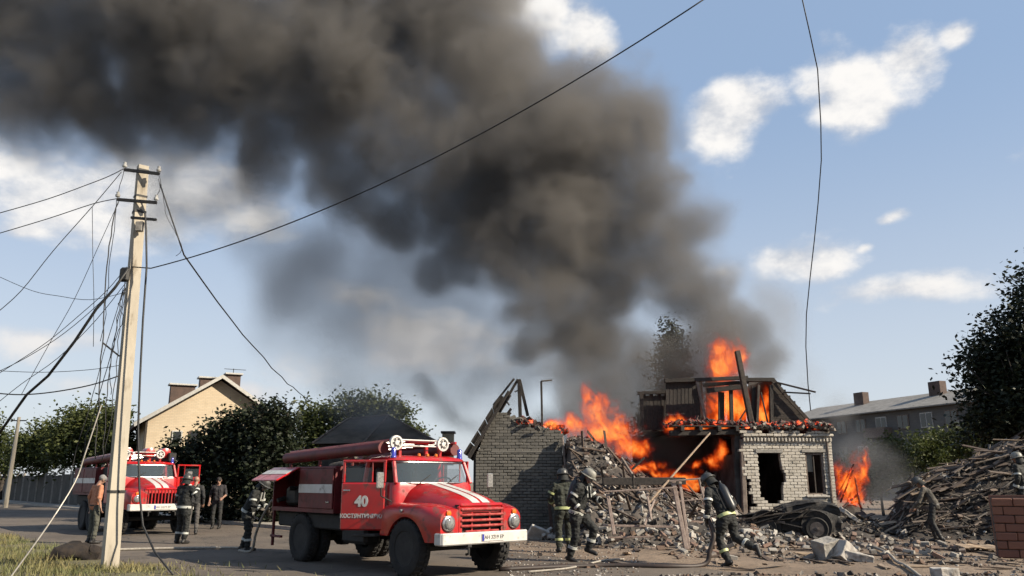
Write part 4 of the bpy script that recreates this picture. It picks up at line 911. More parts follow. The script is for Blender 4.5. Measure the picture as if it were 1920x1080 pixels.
# ---------------------------------------------------------------- people
M_coat = mat('dark turnout cloth', (.0055, .0065, .0062), (.010, .012, .011), .8, 7, bump=.5)
M_coat2 = mat('faded green turnout cloth', (.035, .040, .027), (.022, .026, .019), .85, 7, bump=.5)
M_trou = mat('dark work trousers', (.02, .02, .022), (.032, .032, .03), .85, 7, bump=.4)
M_boot = mat('black boot leather', (.012, .011, .011), (.02, .018, .017), .6, 8)
M_skin = mat('skin', (.42, .24, .165), (.36, .20, .14), .55, 8)
M_glove = mat('work glove', (.16, .13, .10), (.09, .075, .06), .85, 9)
M_refl = mat('silver reflective tape', (.62, .63, .58), (.48, .49, .45), .45, 15)
M_reflg = mat('yellow reflective tape', (.58, .62, .28), (.46, .50, .22), .45, 15)
M_helm = mat('scuffed helmet', (.10, .10, .095), (.05, .05, .048), .4, 7, dirt=((.03, .03, .03), .4, 6))
M_helmp = mat('pale dusty helmet', (.34, .33, .28), (.22, .21, .18), .45, 7, dirt=((.06, .06, .05), .35, 6))
M_tank = mat('air cylinder', (.03, .032, .034), (.05, .05, .05), .4, 7)
M_shirt = mat('orange checked shirt', (.62, .27, .145), (.50, .20, .11), .85, 9, bump=.4)
M_gtrou = mat('grey green trousers', (.105, .105, .08), (.075, .078, .06), .85, 6, bump=.4)
M_grey = mat('dark grey t-shirt', (.022, .021, .024), (.035, .03, .033), .85, 8, bump=.3)
M_hair = mat('grey hair', (.30, .29, .28), (.2, .19, .18), .8, 30, bump=.5)
M_hairb = mat('dark hair', (.02, .016, .013), (.03, .024, .02), .8, 30, bump=.5)
M_eye = mat('dark eye', (.01, .01, .01), (.015, .015, .015), .2, 20)
def cap_mesh(b, a, c, ra, rc, n=10):
    a, c = Vector(a), Vector(c); t = (c - a); L = t.length; t = t.normalized() if L > 1e-6 else Vector((0, 0, 1)); pts = []; rad = []
    for i in range(5): q = math.pi / 2 * i / 4; pts.append(a - t * ra * math.cos(q)); rad.append(max(ra * math.sin(q), 1e-4))
    for i in range(5): q = math.pi / 2 * i / 4; pts.append(c + t * rc * math.sin(q)); rad.append(max(rc * math.cos(q), 1e-4))
    u = t.orthogonal().normalized(); w = t.cross(u)
    b.rings([[p + (u * math.cos(x) + w * math.sin(x)) * r_ for x in (2 * math.pi * j / n for j in range(n))] for p, r_ in zip(pts, rad)])
def person(label, loc, face, J=None, gear='fire', seed=0, h=1.0, tank=False, helm=None, coat=None, trou=None, bands=True, hair=None, bare=False, tape=None, yellow=False):
    f = Vector((face[0], face[1], 0)).normalized(); t = thing('person', label, 'person', loc, math.atan2(-f.x, f.y), 'people on the street and in the yard'); t.scale = (h, h, h)
    D = dict(pel=(0, 0, .95), wa=(0, .0, 1.10), ch=(0, .03, 1.32), ne=(0, .02, 1.49), he=(0, .05, 1.64), hiR=(.10, 0, .92), knR=(.115, .03, .50), anR=(.115, -.01, .09), hiL=(-.10, 0, .92), knL=(-.115, .03, .50), anL=(-.115, -.01, .09),
             shR=(.19, .01, 1.43), elR=(.26, -.03, 1.15), haR=(.25, .07, .92), shL=(-.19, .01, 1.43), elL=(-.26, -.03, 1.15), haL=(-.25, .07, .92), toR=None, toL=None)
    D.update(J or {}); V = {k: Vector(v) for k, v in D.items() if v is not None}
    fire = gear == 'fire'; k = 1.0 if fire else .84; prims = []
    def cp(a, c, ra, rc, m): prims.append((Vector(a), Vector(c), ra, rc, m))
    tilt = (V['ne'] - V['pel']).normalized()
    for s in (-1, 1):
        for z0, z1, ra, rc in (('pel', 'wa', .13, .125), ('wa', 'ch', .125, .13)): cp(V[z0] + Vector((s * .055, 0, 0)), V[z1] + Vector((s * .065, 0, 0)), ra * k, rc * k, 0)
        S = 'R' if s > 0 else 'L'
        cp(V['ch'] + Vector((s * .06, 0, 0)), V['sh' + S] * .75 + V['ne'] * .25 - tilt * .05, .13 * k, .085 * k, 0); cp(V['ne'] - tilt * .05, V['sh' + S], .065, .075 * k, 0)
        cp(V['sh' + S], V['el' + S], .078 * k, .062 * k, 0); cp(V['el' + S], V['ha' + S].lerp(V['el' + S], .1), .060 * k if not bare else .042, .050 * k if not bare else .032, 0 if not bare else 3)
        cp(V['hi' + S], V['kn' + S], .105 * k, .082 * k, 1); cp(V['kn' + S], V['an' + S].lerp(V['kn' + S], .15), .080 * k, .072 * k, 1)
        if fire: cp(V['pel'] + Vector((s * .05, 0, -.02)), V['hi' + S].lerp(V['kn' + S], .35), .135, .118, 0)
        sh = (V['an' + S] - V['kn' + S]).normalized(); fw = Vector((0, 1, 0)) - sh * sh.y; fw = fw.normalized() if fw.length > .1 else Vector((0, 1, 0))
        to = V.get('to' + S, V['an' + S] + fw * .17 + sh * .035)
        cp(V['an' + S] - sh * .12, V['an' + S], .062, .058, 2); cp(V['an' + S] + sh * .035 - fw * .04, to, .048, .042, 2)
        # hand: palm, four fingers, thumb
        hd = (V['ha' + S] - V['el' + S]).normalized(); side = hd.cross(Vector((0, 1, 0))); side = side.normalized() if side.length > .2 else Vector((1, 0, 0)); nrm = hd.cross(side).normalized() * (1 if s > 0 else -1); gm = 4 if fire else 3; w0 = V['ha' + S]
        q = nrm.cross(hd).normalized()
        for i, (o, L) in enumerate(((-.03, .062), (-.01, .075), (.01, .07), (.03, .052))):
            p0 = w0 + q * o * .9 + hd * .005; p1 = w0 + q * o + hd * .075; p2 = p1 + hd * L * .55 - nrm * .012; p3 = p2 + hd * L * .35 - nrm * .03
            cp(p0, p1, .018, .014, gm); cp(p1, p2, .0125, .011, gm); cp(p2, p3, .011, .009, gm)
        tq = q * (-1); p0 = w0 + tq * .03 + hd * .02; p1 = p0 + tq * .035 + hd * .035 - nrm * .015; cp(p0, p1, .014, .012, gm); cp(p1, p1 + hd * .03 - nrm * .012, .012, .009, gm)
    he = V['he']; hd_ = (he - V['ne']).normalized(); cp(V['ne'] - hd_ * .03, he - hd_ * .05, .058, .056, 3 if not fire else 0)
    fwd = Vector((0, 1, 0)) - hd_ * hd_.y; fwd.normalize(); rt = fwd.cross(hd_)
    cp(he + hd_ * .035 - fwd * .018, he + hd_ * .035 + fwd * .02, .088, .080, 5 if hair else 3); cp(he - hd_ * .03 + fwd * .02, he - hd_ * .07 + fwd * .045, .066, .042, 3); cp(he + hd_ * .005 + fwd * .09, he - hd_ * .025 + fwd * .108, .011, .016, 3)
    cp(he - hd_ * .055 + fwd * .078 + rt * .02, he - hd_ * .055 + fwd * .078 - rt * .02, .012, .012, 3)
    for s in (-1, 1): cp(he + rt * s * .078 + hd_ * .01, he + rt * s * .082 - hd_ * .03, .016, .012, 3); cp(he + rt * s * .032 + fwd * .088 + hd_ * .012, he + rt * s * .032 + fwd * .09 + hd_ * .012, .011, .011, 6)
    b = MB()
    for p in prims: cap_mesh(b, p[0], p[1], p[2], p[3])
    me = bpy.data.meshes.new('tmp'); me.from_pydata(b.v, [], b.f); o = bpy.data.objects.new('tmp', me); COL.objects.link(o)
    md = o.modifiers.new('r', 'REMESH'); md.mode = 'VOXEL'; md.voxel_size = .0125; sm = o.modifiers.new('s', 'SMOOTH'); sm.iterations = 3; sm.factor = .5
    dg = bpy.context.evaluated_depsgraph_get(); dg.update(); bd = bpy.data.meshes.new_from_object(o.evaluated_get(dg)); bpy.data.objects.remove(o); bpy.data.meshes.remove(me); bd.name = 'body'
    co = np.empty(len(bd.vertices) * 3); bd.vertices.foreach_get('co', co); co = co.reshape(-1, 3)
    best = np.full(len(co), 9.); mi = np.zeros(len(co), int)
    for a, c, ra, rc, m in prims:
        a, c = np.array(a), np.array(c); d = c - a; tt = np.clip(((co - a) @ d) / max(d @ d, 1e-9), 0, 1); ds = np.linalg.norm(co - a - tt[:, None] * d, axis=1) - (ra + (rc - ra) * tt); w = ds < best; best[w] = ds[w]; mi[w] = m
    no = np.empty(len(co) * 3); bd.vertices.foreach_get('normal', no); no = no.reshape(-1, 3)
    amp = np.where(mi <= 1, .011 if fire else .008, 0); ph = seed * 1.7
    fold = np.array([mnoise.noise(Vector((x * 9, y * 9 + ph, z * 16))) + .7 * mnoise.noise(Vector((x * 21, y * 21, z * 30 + ph))) for x, y, z in co]) * 1.5
    co = co + no * (amp * fold)[:, None]; bd.vertices.foreach_set('co', co.ravel())
    mats = [coat or M_coat, trou or (M_coat if fire else M_trou), M_boot, M_skin, M_glove if fire else M_skin, hair or M_hairb, M_eye]
    bd.materials.clear()
    for m in mats: bd.materials.append(m)
    lv = np.empty(len(bd.loops), int); bd.loops.foreach_get('vertex_index', lv); ls = np.empty(len(bd.polygons), int); bd.polygons.foreach_get('loop_start', ls)
    bd.polygons.foreach_set('material_index', mi[lv[ls]].astype(np.int32)); bd.polygons.foreach_set('use_smooth', np.ones(len(bd.polygons), bool)); bd.update()
    link('body', bd, t)
    tp = tape or M_refl
    def band(name, a, c, u, r1, r2, w, m=None):
        a, c = Vector(a), Vector(c); d = (c - a).normalized(); p = a.lerp(c, u); x = Vector((1, 0, 0)) - d * d.x; x = x.normalized() if x.length > .3 else Vector((0, 1, 0)).cross(d).normalized(); y = d.cross(x); n = 20
        rg = lambda off, g: [p + d * off + x * math.cos(q) * (r1 + g) + y * math.sin(q) * (r2 + g) for q in (2 * math.pi * i / n for i in range(n))]
        MB().rings([rg(-w / 2, -.02), rg(-w / 2, .006), rg(w / 2, .006), rg(w / 2, -.02)], 0, True, False).build(name, m or tp, t, smooth=40)
    if fire and bands:
        band('waist_tape', V['pel'] - tilt * .12, V['ch'], .22, .205, .147, .06, M_reflg if yellow else None)
        for S in 'RL':
            band('sleeve_tape', V['el' + S], V['ha' + S], .72, .062, .062, .045); band('trouser_tape', V['kn' + S], V['an' + S], .55, .085, .085, .05, M_reflg if yellow and S == 'L' else None); band('arm_tape', V['sh' + S], V['el' + S], .62, .080, .080, .04)
        for S, sx in (('R', 1), ('L', -1)):
            MB().bar(V['ch'] + Vector((sx * .09, .155, -.1)), V['ne'] + Vector((sx * .08, .085, -.05)), .03, .012, 0, (0, 1, 0)).build('chest_strap', tp, t)
    if fire or helm:
        M = Matrix.Translation(he + hd_ * .05) @ Matrix((rt, fwd, hd_)).transposed().to_4x4()
        hm = MB().lathe([(.150, -.035), (.152, -.028), (.118, -.01), (.118, .02), (.108, .065), (.08, .10), (.04, .118), (.001, .122)], 24, M=M @ Matrix.Diagonal((1, 1.15, 1, 1))).build('helmet', helm or M_helm, t, smooth=50)
        MB().box((0, 0, .12), (.02, .2, .03), 0, .008, M=M).build('helmet_comb', helm or M_helm, hm)
        MB().rings([[M @ Vector((math.sin(a) * .128, math.cos(a) * .135, z)) for a in [R(-75 + 150 * i / 12) for i in range(13)]] for z in (-.10, .0)], 0, False, False).build('visor', M_glass, hm, smooth=True)
        MB().rings([[M @ Vector((math.sin(a) * r_, -math.cos(a) * r_ * 1.1, z)) for a in [R(-85 + 170 * i / 12) for i in range(13)]] for z, r_ in ((-.03, .118), (-.10, .125), (-.17, .14))], 0, False, False).build('neck_flap', M_coat, hm, smooth=True)
    if tank:
        c = V['ch'] - Vector((0, .20, .0)); u = tilt
        MB().tube([c - u * .30, c - u * .27, c - u * .2, c + u * .14, c + u * .22, c + u * .26, c + u * .31], [.02, .06, .085, .085, .06, .025, .025], 14).build('air_cylinder', M_tank, t, smooth=50)
        MB().bar(c - u * .25 + Vector((0, .07, 0)), c + u * .15 + Vector((0, .07, 0)), .26, .03, 0, (0, 1, 0), .01).build('back_plate', M_black, t)
        for sx in (-1, 1): MB().tube([c + u * .15 + Vector((sx * .09, .05, 0)), V['sh' + ('R' if sx > 0 else 'L')] * .55 + V['ne'] * .45 + Vector((0, 0, .07)), V['ch'] + Vector((sx * .10, .17, 0)), V['wa'] + Vector((sx * .15, .08, 0))], .018, 6).build('harness_strap', M_black, t)
    if not fire:
        band('belt', V['pel'], V['wa'], .12, .17, .115, .035, M_boot)
    return t
person('firefighter with air tank striding right across the yard', gp(1082, 1053), (.88, -.45), dict(pel=(0, .02, .93), wa=(0, .06, 1.09), ch=(0, .13, 1.30), ne=(0, .19, 1.46), he=(0, .27, 1.59), shR=(.19, .15, 1.40), shL=(-.19, .18, 1.40), elR=(.29, .02, 1.16), haR=(.26, .18, .98), elL=(-.28, .28, 1.17), haL=(-.15, .47, 1.14), hiR=(.1, .02, .91), hiL=(-.1, .03, .91), knL=(-.11, .32, .60), anL=(-.11, .20, .24), knR=(.11, .03, .49), anR=(.11, -.10, .09)), tank=True, seed=1, h=1.07, helm=M_helmp)
person('firefighter in faded green coat half hidden behind the striding one', gp(1058, 1036), (-.2, .98), dict(elL=(-.30, .06, 1.17), haL=(-.2, .25, 1.05)), seed=2, h=1.06, coat=M_coat2, trou=M_coat2, tape=M_reflg)
person('firefighter running left with a hose, yellow waist band', gp(1372, 1062), (-.62, .78), dict(pel=(0, .05, .90), wa=(0, .12, 1.05), ch=(0, .22, 1.24), ne=(0, .31, 1.39), he=(0, .41, 1.51), shR=(.19, .27, 1.33), shL=(-.19, .29, 1.33), elR=(.31, .10, 1.10), haR=(.27, .33, .98), elL=(-.30, .22, 1.07), haL=(-.27, .30, .82), hiR=(.1, .05, .88), hiL=(-.1, .05, .88), knL=(-.12, .16, .47), anL=(-.12, -.02, .10), knR=(.13, -.02, .50), anR=(.14, -.42, .34), toR=(.14, -.52, .22)), tank=True, seed=3, h=1.06, yellow=True)
person('firefighter standing with back turned before the far truck', gp(338, 1020), (.35, .94), dict(elR=(.32, .08, 1.22), haR=(.2, .22, 1.45), elL=(-.28, .05, 1.15), haL=(-.22, .24, 1.05), knL=(-.13, .08, .5), anL=(-.14, .02, .09)), seed=4)
person('man in grey trousers partly hidden behind a standing firefighter', gp(359, 1003), (-.3, .95), dict(), 'plain', seed=5, coat=M_trou, trou=mat('grey trousers', (.11, .10, .095), (.07, .065, .06), .85, 6))
person('bare armed man in dark clothes standing before the bushes', gp(404, 992), (.1, -1), dict(elR=(.27, -.03, 1.16), haR=(.27, .05, .90), haL=(-.2, .18, 1.05)), 'plain', seed=6, coat=M_grey, trou=M_trou, bare=True, hair=M_hairb)
person('firefighter bending over a hose at the near truck rear', gp(460, 1034), (.95, -.1), dict(pel=(0, 0, .93), wa=(0, .06, 1.07), ch=(0, .16, 1.26), ne=(0, .26, 1.40), he=(0, .34, 1.52), shR=(.19, .20, 1.34), shL=(-.19, .22, 1.34), elR=(.25, .20, 1.08), haR=(.18, .38, .98), elL=(-.25, .22, 1.08), haL=(-.15, .40, 1.0), knR=(.12, .08, .49), anR=(.12, .1, .09), knL=(-.12, .0, .49), anL=(-.12, -.14, .09)), seed=7, h=1.0)
person('grey haired man in orange shirt standing beside the concrete pole', gp(170, 1020), (.62, .78), dict(he=(.03, .09, 1.63), elR=(.25, -.04, 1.16), haR=(.27, .02, .90), elL=(-.27, -.05, 1.16), haL=(-.28, .0, .9)), 'plain', seed=8, coat=M_shirt, trou=M_gtrou, hair=M_hair, bare=True, h=1.02)
person('stooping worker with pale sleeves in front of the plank heap', gp(1757, 1016), (-.75, .45), dict(pel=(0, -.06, .90), wa=(0, .0, 1.05), ch=(0, .10, 1.25), ne=(0, .19, 1.38), he=(0, .28, 1.48), shR=(.19, .15, 1.32), shL=(-.19, .17, 1.32), elR=(.28, .2, 1.04), haR=(.22, .42, .82), elL=(-.27, .30, 1.0), haL=(-.2, .48, .84), knR=(.14, .12, .5), anR=(.15, .02, .09), knL=(-.14, .05, .5), anL=(-.16, -.12, .09)), 'plain', seed=9, coat=mat('pale work jacket', (.16, .14, .115), (.02, .02, .018), .9, 4, bump=.4), trou=M_trou, helm=M_helm, h=1.05)
person('firefighter in pale helmet behind the clay block wall', Vector((G0(1917, 20.4).x, 20.4, .52)), (-.5, .8), dict(), seed=10, helm=M_helmp)
# hose from truck pump to the bending firefighter, hose trailed by the runner
def spline(P, n=6):
    P = [Vector(p) for p in P]; out = []
    for i in range(len(P) - 1):
        for j in range(n):
            t = j / n; p0, p1, p2, p3 = P[max(i - 1, 0)], P[i], P[i + 1], P[min(i + 2, len(P) - 1)]
            out.append(.5 * ((2 * p1) + (p2 - p0) * t + (2 * p0 - 5 * p1 + 4 * p2 - p3) * t * t + (3 * p1 - p0 - 3 * p2 + p3) * t ** 3))
    return out + [P[-1]]
q = gp(460, 1034)
tag(MB().tube(spline([(-5.3, 18.2, 1.2), (-5.6, 18.6, .85), (-5.85, 19.0, .45), (-6.0, 19.25, .06), (-6.4, 19.6, .035), q + Vector((.0, .5, .035)), q + Vector((-1.2, .6, .035)), q + Vector((-2.6, .3, .035)), q + Vector((-3.6, -.2, .035))]), .03, 8).build('fire_hose', M_hose_w, smooth=True), 'canvas fire hose beside the bending firefighter behind the near truck', 'hose', 'fire hoses')
q = gp(1372, 1062)
tag(MB().tube(spline([q + Vector((-.40, .10, .92)), q + Vector((-.32, -.02, .6)), q + Vector((-.42, -.05, .3)), q + Vector((-.56, -.08, .04)), q + Vector((-1.3, -.35, .035)), q + Vector((-2.6, -.2, .035)), q + Vector((-4.5, -.9, .035))]), .045, 8).build('fire_hose', mat('dark wet hose', (.05, .03, .022), (.03, .02, .016), .6, 12), smooth=True), 'dark hose dragged from the left hand of the running firefighter', 'hose', 'fire hoses')
tag(MB().tube(spline([gp(1605, 1018, .04), gp(1640, 1026, .05), gp(1668, 1040, .06), gp(1680, 1052, .05), gp(1700, 1062, .04), gp(1730, 1085, .04)]), .03, 8).build('fire_hose', M_hose_w, smooth=True), 'pale hose lying across the rubble at lower right', 'hose', 'fire hoses')
tag(MB().tube(spline([gp(990, 1072, .03), gp(1060, 1066, .03), gp(1100, 1058, .03), gp(1135, 1050, .03), gp(1170, 1048, .03)]), .018, 8).build('fire_hose', M_hose_w, smooth=True), 'thin pale hose on the dirt beside the striding firefighter', 'hose', 'fire hoses')
# ---------------------------------------------------------------- rubble, planks, wreck, broken fence
def lump(b, p, s, r, mi=0):
    """irregular chunk: a jittered box with a cut corner"""
    d = [s * r.uniform(.6, 1.4), s * r.uniform(.5, 1.1), s * r.uniform(.35, .8)]; E = Euler((r.uniform(-.7, .7), r.uniform(-.7, .7), r.uniform(0, 6.28))).to_matrix(); vs = []
    for i in (-1, 1):
        for j in (-1, 1):
            for k in (-1, 1): vs.append(Vector(p) + E @ Vector((i * d[0] / 2 * r.uniform(.6, 1.15), j * d[1] / 2 * r.uniform(.6, 1.15), k * d[2] / 2 * r.uniform(.6, 1.15))))
    b.add(vs, [(0, 1, 3, 2), (4, 6, 7, 5), (0, 4, 5, 1), (2, 3, 7, 6), (0, 2, 6, 4), (1, 5, 7, 3)], mi)
M_rub = [M_concl, mat('grey rubble', (.26, .23, .20), (.15, .135, .12), .95, 5, bump=.5), mat('brown rubble', (.20, .13, .09), (.12, .08, .06), .95, 5, bump=.5), M_char, mat('white plaster lump', (.62, .59, .54), (.48, .45, .40), .95, 6, bump=.4)]
M_heap = mat('heap of dust and ash', (.11, .09, .075), (.05, .043, .037), .95, 1.4, bump=1., bscale=9)
sm = lambda a, c, x: (lambda t: t * t * (3 - 2 * t))(min(1, max(0, (x - a) / (c - a))))
def heap(name, label, x0, x1, y0, y1, hf, n, m):
    b = MB(); nx, ny = n; vs = []
    for i in range(nx + 1):
        for j in range(ny + 1):
            x = x0 + (x1 - x0) * i / nx; y = y0 + (y1 - y0) * j / ny; z = hf(x, y); z += (mnoise.noise(Vector((x, y, 0)) * 1.6) * .16 + mnoise.noise(Vector((x, y, 4)) * 4.5) * .09) * min(1, max(0, z * 3)); vs.append((x, y, z - .02))
    b.add(vs, [(i * (ny + 1) + j, (i + 1) * (ny + 1) + j, (i + 1) * (ny + 1) + j + 1, i * (ny + 1) + j + 1) for i in range(nx) for j in range(ny)])
    return tag(b.build(name, m, fix=False), label, 'rubble', kind='stuff')
def h1(x, y):       # collapsed middle of the house, sloping down to the right
    top = 3.0 * sm(1.4, 1.9, x) * (1 - .62 * sm(2.2, 5.6, x)) * (1 - .75 * sm(6.2, 8.2, x))
    f = .42 * sm(21.2, 23.6, y) + .58 * sm(24.2, 27.2, y); return top * f * (1 - .5 * sm(28.5, 31, y))
def h2(x, y):       # heap of planks in front of the dark tree
    k = (y - 25) * .38; rise = .58 * sm(11.3 + k, 12.5 + k, x) + .42 * sm(12.6 + k, 16.2 + k, x); return 2.75 * rise * sm(23.4, 25.6, y) * (1 - .4 * sm(28, 31, y)) + .5 * sm(11.8, 12.6, x) * sm(19.5, 20.1, y) * (1 - sm(20.8, 21.6, y))
def h3(x, y): return .5 * math.exp(-((x - 10.4) / 1.2) ** 2 - ((y - 26) / 1.3) ** 2) + .35 * math.exp(-((x - 7.2) / .9) ** 2 - ((y - 25.2) / .8) ** 2)
heap('rubble_mound', 'sloping mound of rubble between the barn and white house', 1.3, 8.4, 20.8, 31, h1, (60, 80), M_heap)
heap('rubble_mound', 'dark mound under the plank heap on the right', 8.6, 22, 19.2, 31, h2, (70, 70), mat('dark heap', (.05, .04, .034), (.025, .021, .018), .95, 2, bump=1., bscale=9))
heap('rubble_mound', 'low pile of debris at the foot of the white wall', 5.5, 13, 23, 28.2, h3, (40, 30), M_heap)
HT = lambda x, y: max(h1(x, y) if 1.3 < x < 8.4 else 0, h2(x, y) if x > 8.6 else 0, h3(x, y), 0)
def rubble():
    r = random.Random(21); b = MB()
    for i in range(5200):       # over the yard
        y = 14.5 + 13.5 * r.random() ** 1.3; xl = .3 + max(0, (18 - y)) * .25; x = r.uniform(xl, min(3.5 + y * .66, 18))
        dn = mnoise.noise(Vector((x * .6, y * .6, 2))) + .16 * (x - 4) * .25 + (.35 if y > 20.5 else 0)
        if dn < (.12 if y < 20 and x < 7.5 else .0): continue
        s = abs(r.gauss(0, .04 if y < 20 else .055)) + .014; lump(b, (x, y, HT(x, y) + s * .2), s, r, r.choice((0, 1, 1, 1, 1, 2, 2, 2, 3, 3)))
    for i in range(2600):       # on the mound
        x = r.uniform(1.7, 8.2); y = r.uniform(21.2, 27.4); z = HT(x, y)
        if z < .03: continue
        low = z < 1.25; s = abs(r.gauss(0, .075)) + .025; lump(b, (x, y, z + s * .15), s, r, r.choice((0, 4, 1, 1, 1, 3, 2) if low else (3, 3, 1, 2, 1, 0)))
    for i in range(1500):
        x = r.uniform(9.5, 19); y = r.uniform(20, 28); z = HT(x, y)
        if z < .05: continue
        s = abs(r.gauss(0, .07)) + .03; lump(b, (x, y, z + s * .2), s, r, r.choice((3, 3, 2, 1, 3, 0)))
    for i in range(700):        # grit on the road edge
        p = gp(r.uniform(950, 1200), r.uniform(1005, 1085)); lump(b, p + Vector((0, 0, .01)), r.uniform(.015, .05), r, r.choice((0, 1, 2)))
    tag(b.build('rubble', M_rub, fix=False), 'small broken bricks, plaster and splinters strewn over the yard', 'rubble', kind='stuff')
rubble()
def loose_bricks():
    r = random.Random(5); ms = brick_meshes(M_rub_brick, .25, .085, .12); k = 0
    while k < 210:
        if r.random() < .55: x = r.uniform(1.8, 8.0); y = r.uniform(20.6, 25.5)
        else: x = r.uniform(3.5, 11.5); y = r.uniform(17.5, 25.5)
        z = HT(x, y)
        if x > 3.5 + y * .6: continue
        o = link('loose_brick', ms[r.randrange(4)]); o.location = (x, y, z + .05); o.rotation_euler = (r.gauss(0, .35), r.gauss(0, .35), r.uniform(0, 6.28)); s = r.choice((1, 1, .8, .55)); o.scale = (s, 1, 1)
        wh = 'whole' if s > .9 else 'broken'; pl_ = z > .25; tag(o, wh + (' dusty brick on the mound before the burning house' if pl_ else ' dusty brick lying loose on the yard ground'), 'brick', wh + (' bricks on the mound' if pl_ else ' bricks on the yard')); k += 1
loose_bricks()
def planks():
    r = random.Random(9); ms = []
    for i in range(7):
        L = (1.0, 1.5, 2.0, 2.6, 1.2, .8, 3.1)[i]; b = MB(); w = .10 + .02 * (i % 3); n = 5
        b.rings([[(L * (t / n - .5), -w / 2 + r.gauss(0, .004), -.014), (L * (t / n - .5) + (r.gauss(0, .03) if t in (0, n) else 0), w / 2 + r.gauss(0, .004), -.014), (L * (t / n - .5), w / 2, .014 + r.gauss(0, .003)), (L * (t / n - .5) + (r.gauss(0, .05) if t in (0, n) else 0), -w / 2, .014)] for t in range(n + 1)])
        me = bpy.data.meshes.new('plank'); me.from_pydata(b.v, [], b.f); me.materials.append(M_plank); ms.append(me)
    ml = [m.copy() for m in ms]
    for m in ml: m.materials.clear(); m.materials.append(M_plank_l)
    k = 0
    while k < 250:
        x = r.uniform(10.8, 19.5); y = r.uniform(23.3, 28); z = HT(x, y)
        if z < .25 or x > 3.5 + y * .66: continue
        o = link('plank', (ml if r.random() < .10 else ms)[r.randrange(7)]); o.location = (x, y, z + r.uniform(.0, .14)); sl = math.atan2(HT(x + .5, y) - HT(x - .5, y), 1.); o.rotation_euler = (r.gauss(.25, .4), -sl * .6 + r.gauss(0, .22), r.gauss(.1, .6)); o.scale = (r.uniform(.5, .85), r.uniform(.6, 1.2), 1); k += 1
        pl_ = o.data.materials[0] is M_plank_l; hi_ = z > 1.7; tag(o, ('pale splintered' if pl_ else 'dark weathered') + (' plank high on the heap below the dark tree' if hi_ else ' plank at the foot of the heap below the dark tree'), 'plank', ('pale' if pl_ else 'dark') + (' planks high on the heap' if hi_ else ' planks low on the heap'))
    k = 0
    while k < 90:
        x = r.uniform(1.9, 7.6); y = r.uniform(22.5, 27.2); z = HT(x, y)
        if z < .5: continue
        o = link('lath', ms[r.choice((0, 1, 4, 5, 1))]); o.location = (x, y, z + r.uniform(.02, .18)); o.scale = (1, .6, 1.2); o.rotation_euler = (r.gauss(0, .5), r.gauss(.5, .35), r.gauss(0, .9)); k += 1
        tag(o, 'broken roof lath on the mound beneath the flames', 'plank', 'laths on the rubble mound')
    k = 0
    while k < 45:
        x = r.uniform(2, 12); y = r.uniform(15.2, 21)
        if x > 2 + y * .55: continue
        o = link('board_scrap', (ml if r.random() < .25 else ms)[r.choice((0, 4, 5, 5, 1))]); o.location = (x, y, HT(x, y) + .03); o.scale = (.7, .9, 1); o.rotation_euler = (r.gauss(0, .08), r.gauss(0, .06), r.uniform(0, 6.28)); k += 1
        tag(o, 'scrap of board lying flat on the yard dirt', 'plank', 'board scraps on the yard')
planks()
def splinters():
    r = random.Random(77); b = MB()
    for i in range(2600):
        x = r.uniform(10.5, 20); y = r.uniform(23.2, 28); z = HT(x, y)
        if z < .15: continue
        sl = math.atan2(HT(x + .5, y) - HT(x - .5, y), 1.); a = r.gauss(.1, .6); L = r.uniform(.15, .6); d = Vector((math.cos(a) * math.cos(sl), math.sin(a), math.sin(sl) + r.gauss(0, .35))).normalized() * L; p = Vector((x, y, z + r.uniform(-.02, .12)))
        b.bar(p - d / 2, p + d / 2, r.uniform(.02, .06), r.uniform(.01, .03), r.choice((0, 0, 1, 2, 2, 3)))
    tag(b.build('splinters', [M_char2, M_post, M_dwood, M_rub[1]], fix=False), 'mass of splinters among the planks of the heap', 'splinters', kind='stuff')
splinters()
def beam(label, a, c, w, h, m, name='charred_timber', cat='timber', grp='charred beams on the mound', up=(0, 0, 1)):
    return tag(rough_up(MB().bar(a, c, w, h, 0, up, .01).build(name, m), .015, 3), label, cat, grp)
beam('long charred beam lying across the mound below the flames', at(1130, 903, 23.6), at(1285, 902, 23.8), .16, .2, M_char)
beam('charred pole slanting out of the mound under the fire', at(1195, 905, 24), at(1165, 858, 24.6), .07, .07, M_post)
beam('pale pole leaning from the mound to the broken eaves', at(1215, 945, 22.5), at(1331, 812, 26.6), .05, .05, M_plank_l)
beam('charred crossed rafter standing in the low flames', at(1185, 880, 25.5), at(1208, 858, 25.5), .07, .07, M_char)
beam('grey board leaning against the barn corner', at(1062, 905, 26.4), at(1055, 820, 26.8), .06, .2, M_post, up=(0, 1, 0))
beam('short charred stick jutting upright from the mound', at(1188, 918, 23.6), at(1187, 888, 23.6), .05, .05, M_char)
